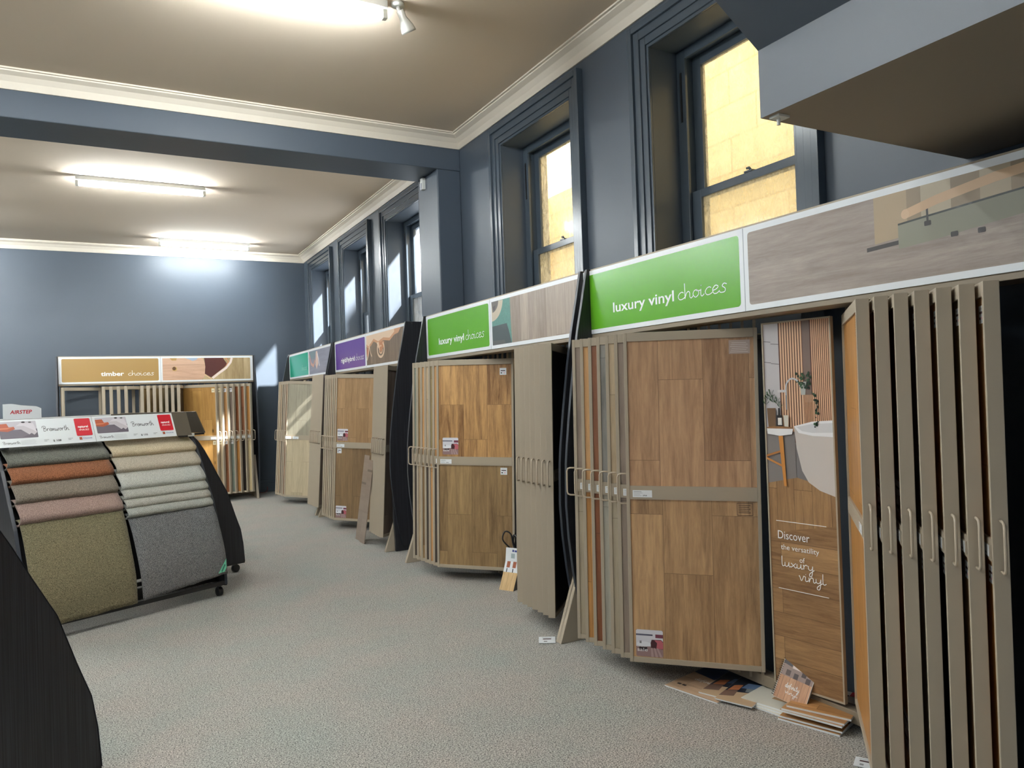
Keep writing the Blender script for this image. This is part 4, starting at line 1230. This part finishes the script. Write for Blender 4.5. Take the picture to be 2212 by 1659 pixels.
def put_cards(t, cards, washed_out=False):
    sl = math.atan2(.182, .08)      # slope of the header board
    for x0, x1, price_ in cards:
        pr = Print(); header_card(pr, 0, x1 - x0, price_, washed_out)
        o = pr.build('header_card', t)
        o.location = (x0, .3335, 1.250)
        o.rotation_euler = (sl - PI / 2, 0, 0)

AU = 66
U = Vector((math.sin(R(AU)), math.cos(R(AU)), 0)); Nn = Vector((U.y, -U.x, 0))
T1 = Vector((.772, 6.235, 0))
O1 = T1 - CL * U
cr1 = carpet_rack('black wheeled carpet rack facing the aisle, topped by white Bremworth header cards', O1, R(90 - AU))
put_cards(cr1, [(-.03, .585, '$ 108'), (.585, 1.19, '$ 135')])
cr2 = carpet_rack('black carpet rack turned side on, its curved end panel right behind the Bremworth rack', T1 + .56 * U - .62 * Nn, R(90 - AU + 90))
cr3 = carpet_rack('carpet rack behind the Bremworth rack, only its washed-out white and pink header showing', O1 - .85 * Nn - .08 * U, R(90 - AU))
put_cards(cr3, [(-.03, .585, ''), (.585, 1.19, '')], True)
cr3.location.z = 0
cr4 = carpet_rack('black curved end panel of a carpet rack, very close at the lower left', Vector((-.062, 3.415, 0)), R(118))

# carpet samples draped over the bars
def drape(rack, x0, x1, z0, z1, m, label, group, hang=None, twist=0.0):
    th = .011
    y0, y1 = cy(z0), cy(z1)
    H_ = z0 - z1
    if hang is None:
        pts = [(y0 + .075, z0 - .004), (y0 + .03, z0 + .012), (y0 - .012, z0 + .004), (y0 - .04, z0 - H_ * .2), ((y0 + y1) / 2 - .052, z0 - H_ * .5),
               (y1 - .045, z1 + H_ * .22), (y1 - .03, z1 + H_ * .04), (y1 + .0, z1 - .012), (y1 + .03, z1 - .01)]
    else:
        pts = [(y0 + .075, z0 - .004), (y0 + .03, z0 + .012), (y0 - .012, z0 + .004), (y0 - .045, z0 - .05), (y0 - .08, z0 - .13), (y0 - .13, z0 - .28), (-.012, .30), (-.022, hang)]
    c = catmull([(0, p[0], p[1]) for p in pts], 4)
    n = len(c)
    ins = []
    for i, p in enumerate(c):
        t_ = (c[min(i + 1, n - 1)] - c[max(i - 1, 0)]).normalized()
        nn = Vector((0, -t_.z, t_.y))       # towards the rack
        ins.append(p - nn * th)
    mb = MB()
    NX = 14
    rnd = random.Random(int(z0 * 1000) + int(x0 * 100))
    wob = [rnd.uniform(-.0035, .0035) for _ in range(NX + 1)]
    vs = []
    for row in (c, ins):
        for i, p in enumerate(row):
            for k in range(NX + 1):
                f = k / NX
                dz = wob[k] * (i / n) + (twist * (f - .5) * (i / n) if hang is not None else 0)
                dx = (twist * .55 * (i / n) ** 1.5 if hang is not None else 0)
                vs.append((x0 + (x1 - x0) * f + dx, p.y, p.z + dz))
    K = NX + 1
    def q(r, i, k): return r * n * K + i * K + k
    fs = []
    for i in range(n - 1):
        for k in range(NX):
            fs.append((q(0, i, k), q(0, i, k + 1), q(0, i + 1, k + 1), q(0, i + 1, k)))
            fs.append((q(1, i, k), q(1, i + 1, k), q(1, i + 1, k + 1), q(1, i, k + 1)))
        fs.append((q(0, i, 0), q(0, i + 1, 0), q(1, i + 1, 0), q(1, i, 0)))
        fs.append((q(0, i, NX), q(1, i, NX), q(1, i + 1, NX), q(0, i + 1, NX)))
    for i in (0, n - 1):
        for k in range(NX):
            fs.append((q(0, i, k), q(0, i, k + 1), q(1, i, k + 1), q(1, i, k)))
    mb.add(vs, fs, 0, None, True)
    o = mb.build('carpet_sample', m)
    o.matrix_world = Matrix.Translation(O1) @ Matrix.Rotation(R(90 - AU), 4, 'Z')
    tag(o, label, 'carpet sample', group)
    return o
def cp(name, d, l, weave=False, sc_=260): return pile('pile_' + name, d, l, scale=sc_, weave=weave)
GL, GR = 'carpet samples in the left column of the rack', 'carpet samples in the right column of the rack'
xl0, xl1, xr0, xr1 = .012, .662, .685, 1.335
drape(cr1, xl0, xl1, 1.225, 1.118, cp('slate', (58, 60, 58), (134, 136, 128)), 'dark grey-green carpet sample, top of the left column on the Bremworth rack', GL)
drape(cr1, xl0, xl1, 1.118, 1.008, cp('rust', (84, 50, 34), (178, 120, 88)), 'rust brown carpet sample in the left column of the Bremworth rack', GL)
drape(cr1, xl0, xl1, 1.008, .885, cp('mole', (84, 78, 70), (160, 150, 138)), 'brownish grey carpet sample between the rust and the pinkish ones', GL)
drape(cr1, xl0, xl1, .885, .760, cp('dusk', (112, 92, 88), (190, 164, 156)), 'dusty pink carpet sample above the long olive one', GL)
drape(cr1, xl0, xl1, .760, .2, cp('olive', (66, 62, 46), (158, 150, 122)), 'long olive beige carpet sample hanging at the bottom left of the rack', GL, hang=.105, twist=.02)
drape(cr1, xr0, xr1, 1.236, 1.125, cp('cream', (146, 132, 108), (226, 212, 184), True), 'beige twill carpet sample, top of the right column on the Bremworth rack', GR)
drape(cr1, xr0, xr1, 1.125, 1.015, cp('stonebeige', (140, 132, 116), (218, 210, 196), True), 'grey-beige carpet sample, second from the top of the right column', GR)
drape(cr1, xr0, xr1, 1.015, .89, cp('silver', (140, 142, 138), (224, 226, 220), True), 'pale silver grey carpet sample, third from the top of the right column', GR)
drape(cr1, xr0, xr1, .89, .825, cp('silver2', (134, 134, 128), (214, 214, 206), True), 'narrow pale grey carpet roll, uppermost of the three narrow ones', GR)
drape(cr1, xr0, xr1, .825, .765, cp('silver3', (130, 128, 120), (212, 210, 202), True), 'narrow pale grey carpet roll, middle one of the three narrow ones', GR)
drape(cr1, xr0, xr1, .765, .705, cp('silver4', (124, 126, 122), (206, 208, 202), True), 'narrow pale grey carpet roll, lowest of the three narrow ones', GR)
dk = drape(cr1, xr0, xr1, .705, .2, cp('charcoal', (30, 32, 34), (156, 158, 162), True), 'long dark charcoal carpet sample with mint corner sticker hanging at the right', GR, hang=.15, twist=.06)
pr = Print()
pr.poly([(0, 0), (.05, 0), (.075, .045), (.075, .115)], paint(120, 214, 178), 0)
pr.stroke([(.035, .02), (.063, .07)], .012, paint(60, 130, 110), 0)
st = pr.build('corner_sticker', dk)
st.location = (xr1 - .052, -.032, .18)

# standing AIRSTEP board on the rear header
t = thing('brand_board', 'small white wave-topped board with red AIRSTEP lettering above the carpet racks', 'sign',
          mw=Matrix.Translation(O1 - 1.25 * Nn) @ Matrix.Rotation(R(90 - AU), 4, 'Z'))
top = catmull([(.30, 1.545, 0), (.36, 1.546, 0), (.42, 1.535, 0), (.48, 1.528, 0), (.53, 1.522, 0), (.565, 1.505, 0)], 5)
MB().prism([(.30, 1.40)] + [(p.x, p.y) for p in top] + [(.565, 1.40)], -.008, .0, 'y').build('board', M_white, t)
p2 = Print(); font(p2, 'AIRSTEP', .345, 1.468, .15, .028, M_red, -.009, bold=.02, cap=True, shear=.15); p2.build('lettering', t)
MB().box(.29, .57, .0, .03, 1.39, 1.425).build('stand', M_beigedk, t)

# ------------------------------------------------------------------ brochures and loose things on the floor
def brochure(label, c, ang, w_, h_, th, z, cover, group='brochures on the floor by the poster', tilt=None):
    """c = near left corner, x along the spine bottom edge."""
    t = thing('brochure', label, 'brochure', (c[0], c[1], z), R(ang), group)
    if tilt: t.matrix_world = tilt
    MB().box(0, w_, 0, h_, 0, th - .0015).build('pages', M_white, t)
    MB().box(-.001, w_, -.001, h_ + .001, th - .0015, th).build('cover', M_offwhite, t)
    pr = Print(); cover(pr, w_, h_)
    o = pr.build('cover_print', t)
    o.matrix_local = Matrix(((1, 0, 0, 0), (0, 0, 1, 0), (0, -1, 0, th + .0003), (0, 0, 0, 1)))
    return t
def cv_blue(pr, w_, h_):
    pr.rect(0, w_, 0, h_, wood('print_paleplank', (170, 140, 112), (220, 192, 162), plank=(.08, .4), axis='X', grain=1.6, bw=.2), 0)
    pr.poly([(0, h_), (0, h_ * .62), (w_ * .45, h_ * .55), (w_ * .62, h_)], paint(30, 52, 92), 0)
    pr.poly([(w_ * .45, h_ * .55), (w_, h_ * .5), (w_, h_), (w_ * .62, h_)], paint(176, 168, 156), 0)
    pr.rect(w_ * .62, w_, h_ * .84, h_, M_red, 0)
    pr.disc(w_ * .8, h_ * .92, .018, .01, M_text, 0)
    script(pr, 'definity', w_ * .2, h_ * .4, w_ * .42, .016, .0032, M_text, 0)
    pr.rect(w_ * .1, w_ * .17, h_ * .14, h_ * .18, M_ink, 0); pr.rect(w_ * .2, w_ * .27, h_ * .14, h_ * .18, M_ink, 0)
def cv_chair(pr, w_, h_):
    pr.rect(0, w_, 0, h_, paint(196, 170, 138), 0)
    pr.poly([(0, h_ * .3), (w_, h_ * .45), (w_, h_), (0, h_)], paint(34, 42, 56), 0)
    pr.poly([(w_ * .3, h_ * .5), (w_ * .85, h_ * .58), (w_ * .9, h_ * .75), (w_ * .35, h_ * .7)], paint(92, 120, 158), 0)
    pr.poly([(w_ * .05, h_ * .35), (w_ * .3, h_ * .42), (w_ * .28, h_ * .62), (w_ * .08, h_ * .55)], paint(176, 112, 74), 0)
    pr.poly([(w_ * .5, h_ * .4), (w_ * .8, h_ * .45), (w_ * .75, h_ * .56), (w_ * .45, h_ * .52)], paint(126, 134, 136), 0)
    pr.poly([(0, h_ * .12), (w_ * .35, h_ * .2), (w_ * .3, h_ * .4), (0, h_ * .32)], paint(120, 96, 84), 0)
    pr.rect(w_ * .6, w_, h_ * .86, h_, M_red, 0); pr.disc(w_ * .8, h_ * .93, .018, .01, M_text, 0)
def cv_pale(pr, w_, h_):
    pr.rect(0, w_, 0, h_, paint(220, 218, 206), 0)
    for k in range(5):
        pr.poly([(w_ * (.05 + .1 * k), h_ * .62), (w_ * (.1 + .1 * k), h_ * .62), (w_ * (.22 + .1 * k), h_), (w_ * (.18 + .1 * k), h_)], paint(168, 158, 140), 0)
    pr.rect(w_ * .38, w_, h_ * .28, h_ * .8, paint(178, 140, 100), 0)
    pr.poly([(w_ * .5, h_ * .45), (w_ * .9, h_ * .42), (w_ * .85, h_ * .7), (w_ * .55, h_ * .75)], paint(54, 50, 46), 0)
    pr.poly([(w_ * .55, h_ * .34), (w_ * .85, h_ * .32), (w_ * .9, h_ * .5), (w_ * .6, h_ * .5)], paint(140, 100, 58), 0)
def cv_wood(pr, w_, h_):
    pr.rect(0, w_, 0, h_, wood('print_amberplank', (150, 106, 60), (206, 158, 104), plank=(.05, .4), axis='X', grain=2, bw=.3, off=.2), 0)
    pr.poly([(w_ * .4, h_ * .6), (w_, h_ * .45), (w_, h_), (w_ * .3, h_)], paint(214, 206, 198), 0)
    pr.poly([(w_ * .5, h_ * .62), (w_ * .72, h_ * .58), (w_ * .75, h_ * .85), (w_ * .52, h_ * .88)], M_ink, 0)
    pr.poly([(w_ * .75, h_ * .35), (w_, h_ * .3), (w_, h_ * .55), (w_ * .8, h_ * .58)], paint(96, 58, 44), 0)
    pr.rect(w_ * .76, w_, h_ * .82, h_, M_red, 0); pr.disc(w_ * .88, h_ * .91, .014, .008, M_text, 0)
    script(pr, 'definity', w_ * .25, h_ * .42, w_ * .45, .015, .0032, M_text, 0)
    pr.rect(w_ * .14, w_ * .2, h_ * .2, h_ * .25, M_red, 0); pr.rect(w_ * .22, w_ * .28, h_ * .2, h_ * .25, paint(40, 90, 70), 0)
A4 = (.21, .297)
# front edge directions are taken along the stack, x to the right as seen from the aisle
brochure('large open-fanned brochure with dark blue photo and pale wood, leftmost on the floor', (2.43, 3.0), -78, .31, .40, .006, .0, cv_blue)
brochure('brochure with blue armchair photo, lying on the blue photo brochure', (2.50, 2.83), -70, .2, .36, .006, .007, cv_chair)
brochure('second blue armchair brochure, overlapping the first toward the poster', (2.50, 2.72), -68, .18, .36, .006, .014, cv_chair)
for k in range(3):
    brochure(('pale brochure with shadow stripes, lowest of its pile by the poster', 'pale brochure with shadow stripes, middle of its pile by the poster', 'pale brochure with striped shadows and plant photo, top of its pile')[k],
             (2.59 + .006 * k, 2.66 - .004 * k), -80 + k * 2, .29, .30, .007, .0005 + .0075 * k, cv_pale)
for k in range(5):
    nm = ('lowest', 'second lowest', 'middle', 'second highest', 'topmost')[k]
    brochure('amber wood brochure, %s of the right hand pile on the floor' % nm, (2.60 + .004 * (k % 2) + (.03 if k == 4 else 0), 2.43 - .006 * k), -72 + (6 if k == 4 else 2 * (k % 2)), .27, .30, .008, .024 + .0085 * k if k > 1 else .0005 + .0115 * k, cv_wood)
# spiral notebook leaning on the poster
def cv_note(pr, w_, h_):
    pr.rect(0, w_, 0, h_, wood('print_pinkplank', (176, 128, 96), (220, 176, 140), plank=(.03, .4), grain=2.5, bw=.3, off=.6), 0)
    pr.rect(0, w_, h_ * .5, h_, paint(150, 132, 126), 0)
    pr.rect(w_ * .3, w_ * .62, h_ * .7, h_ * .96, paint(224, 210, 204), 0)
    pr.disc(w_ * .46, h_ * .85, .014, .018, paint(196, 96, 70), 0, 3)
    pr.poly([(0, h_ * .75), (w_ * .28, h_ * .72), (w_ * .28, h_), (0, h_)], paint(70, 68, 70), 0)
    for a, b in ((.15, .52), (.4, .5), (.62, .6), (.78, .5)):
        pr.rect(w_ * a, w_ * (a + .14), h_ * b, h_ * (b + .12), paint(74, 62, 62), 0)
    script(pr, 'definity', w_ * .25, h_ * .28, w_ * .45, .011, .0024, M_text, 0)
    script(pr, 'vinyl', w_ * .3, h_ * .16, w_ * .4, .009, .0018, M_text, 0)
tn = Matrix.Translation((2.655, 2.505, .070)) @ Matrix.Rotation(R(-68), 4, 'Z') @ Matrix.Rotation(R(64), 4, 'X') @ Matrix.Rotation(R(-12), 4, 'Z')
nb = thing('notebook', 'spiral bound sample book with a room photo cover, leaning on the bathroom poster', 'notebook', mw=tn)
MB().box(0, .148, 0, .21, -.022, -.002).build('pages', paint(150, 146, 144), nb)
MB().box(-.002, .150, -.001, .211, -.002, 0).build('cover', M_offwhite, nb)
pr = Print(); cv_note(pr, .148, .21)
o = pr.build('cover_print', nb); o.matrix_local = Matrix(((1, 0, 0, 0), (0, 0, 1, 0), (0, -1, 0, .0003), (0, 0, 0, 1)))
sp = MB()
for k in range(22):
    z = .006 + k * .0094
    sp.tube([(math.cos(a_) * .012 - .002, z + a_ * .0005, math.sin(a_) * .012 - .01) for a_ in [2 * PI * i / 10 for i in range(11)]], .0011, 5)
sp.build('spiral', M_blackp, nb)

# chain of sample cards by the second rack
tc_ = Matrix.Translation((2.60, 5.14, .0)) @ Matrix.Rotation(R(-62), 4, 'Z')
sw = thing('sample_card_stack', 'oak sample cards on black strap, leaning at foot of the hat picture rack', 'sample stack', mw=tc_)
prof = [(0, 0), (.06, .11), (.10, .20), (.115, .30)]
mb = MB()
mb.prism([(p[0], p[1]) for p in prof] + [(.155, .29), (.15, .2), (.13, .1), (.09, 0)], 0, .13, 'x'); mb.build('cards', paint(96, 92, 90), sw)
pr = Print()
def onp(t_):
    i = min(int(t_ * 3), 2); f = t_ * 3 - i
    return (prof[i][0] + (prof[i + 1][0] - prof[i][0]) * f, prof[i][1] + (prof[i + 1][1] - prof[i][1]) * f)
cm = MB(); cmm = [wood('print_oaklight', (190, 152, 98), (232, 204, 152), plank=(.04, .5), grain=2, bw=.2, off=.4), M_white, paint(160, 84, 50), M_ink, paint(60, 72, 140), paint(170, 186, 190)]
def strip(a, b, x0, x1, mi, e):
    t_ = [a] + [v for v in (1 / 3, 2 / 3) if a < v < b] + [b]
    for p, q_ in zip(t_[:-1], t_[1:]):
        (ya, za), (yb_, zb_) = onp(p), onp(q_)
        cm.add([(x0, ya - e, za + e * .5), (x1, ya - e, za + e * .5), (x1, yb_ - e, zb_ + e * .5), (x0, yb_ - e, zb_ + e * .5)], [(0, 1, 2, 3)], mi)
strip(0, .38, 0, .13, 0, .001); strip(.38, 1, 0, .13, 1, .001)
for x in (.02, .075):
    strip(.5, .66, x, x + .03, 2, .0016); strip(.38, .48, x + .004, x + .012, 3, .0016)
strip(.74, .86, .05, .085, 5, .0016); strip(.9, .955, .06, .075, 4, .0016); strip(.9, .945, .08, .12, 4, .0016)
cm.build('card_print', cmm, sw)
q_ = catmull([(.03, .13, .29), (-.02, .10, .36), (-.01, .12, .42), (.03, .14, .40), (.05, .14, .32), (.08, .16, .27)], 6)
MB().tube(q_, .006, 6).tube(catmull([(.06, .15, .28), (.04, .15, .35), (.05, .16, .39), (.09, .16, .36)], 5), .009, 6).build('strap', M_blackp, sw)

def floor_label(x, y, a, label, s=.055):
    pr = Print()
    pr.rect(0, s, 0, s * 1.15, M_white, 0); pr.rect(s * .25, s * .75, s * .65, s * .82, paint(70, 40, 44), 0)
    pr.rect(s * .3, s * .5, s * .2, s * .4, M_greyink, 0); pr.rect(s * .2, s * .8, s * .95, s * .99, M_greyink, 0)
    t = thing('floor_label', label, 'label', (x, y, .003), R(a))
    MB().box(0, s, 0, s * 1.15, 0, .0012).build('card', M_white, t)
    o = pr.build('label_print', t); o.matrix_local = Matrix(((1, 0, 0, 0), (0, 0, 1, 0), (0, -1, 0, .0015), (0, 0, 0, 1)))
    return t
fl1 = floor_label(2.225, 3.90, -30, 'small white label card lying against the beige rack foot on the carpet', .1)
floor_label(2.52, 1.985, -60, 'white label card on the carpet at the foot of the golden timber wing', .07)
cab = MB().tube(catmull([(2.1, 12.87, .01), (2.18, 12.8, .006), (2.26, 12.84, .006), (2.3, 12.88, .05), (2.29, 12.905, .12)], 8), .004, 6)
tag(cab.build('cable', mat('cable_red', rgb(120, 30, 26), rough=.4)), 'thin dark red cable on the floor in the far right corner', 'cable')
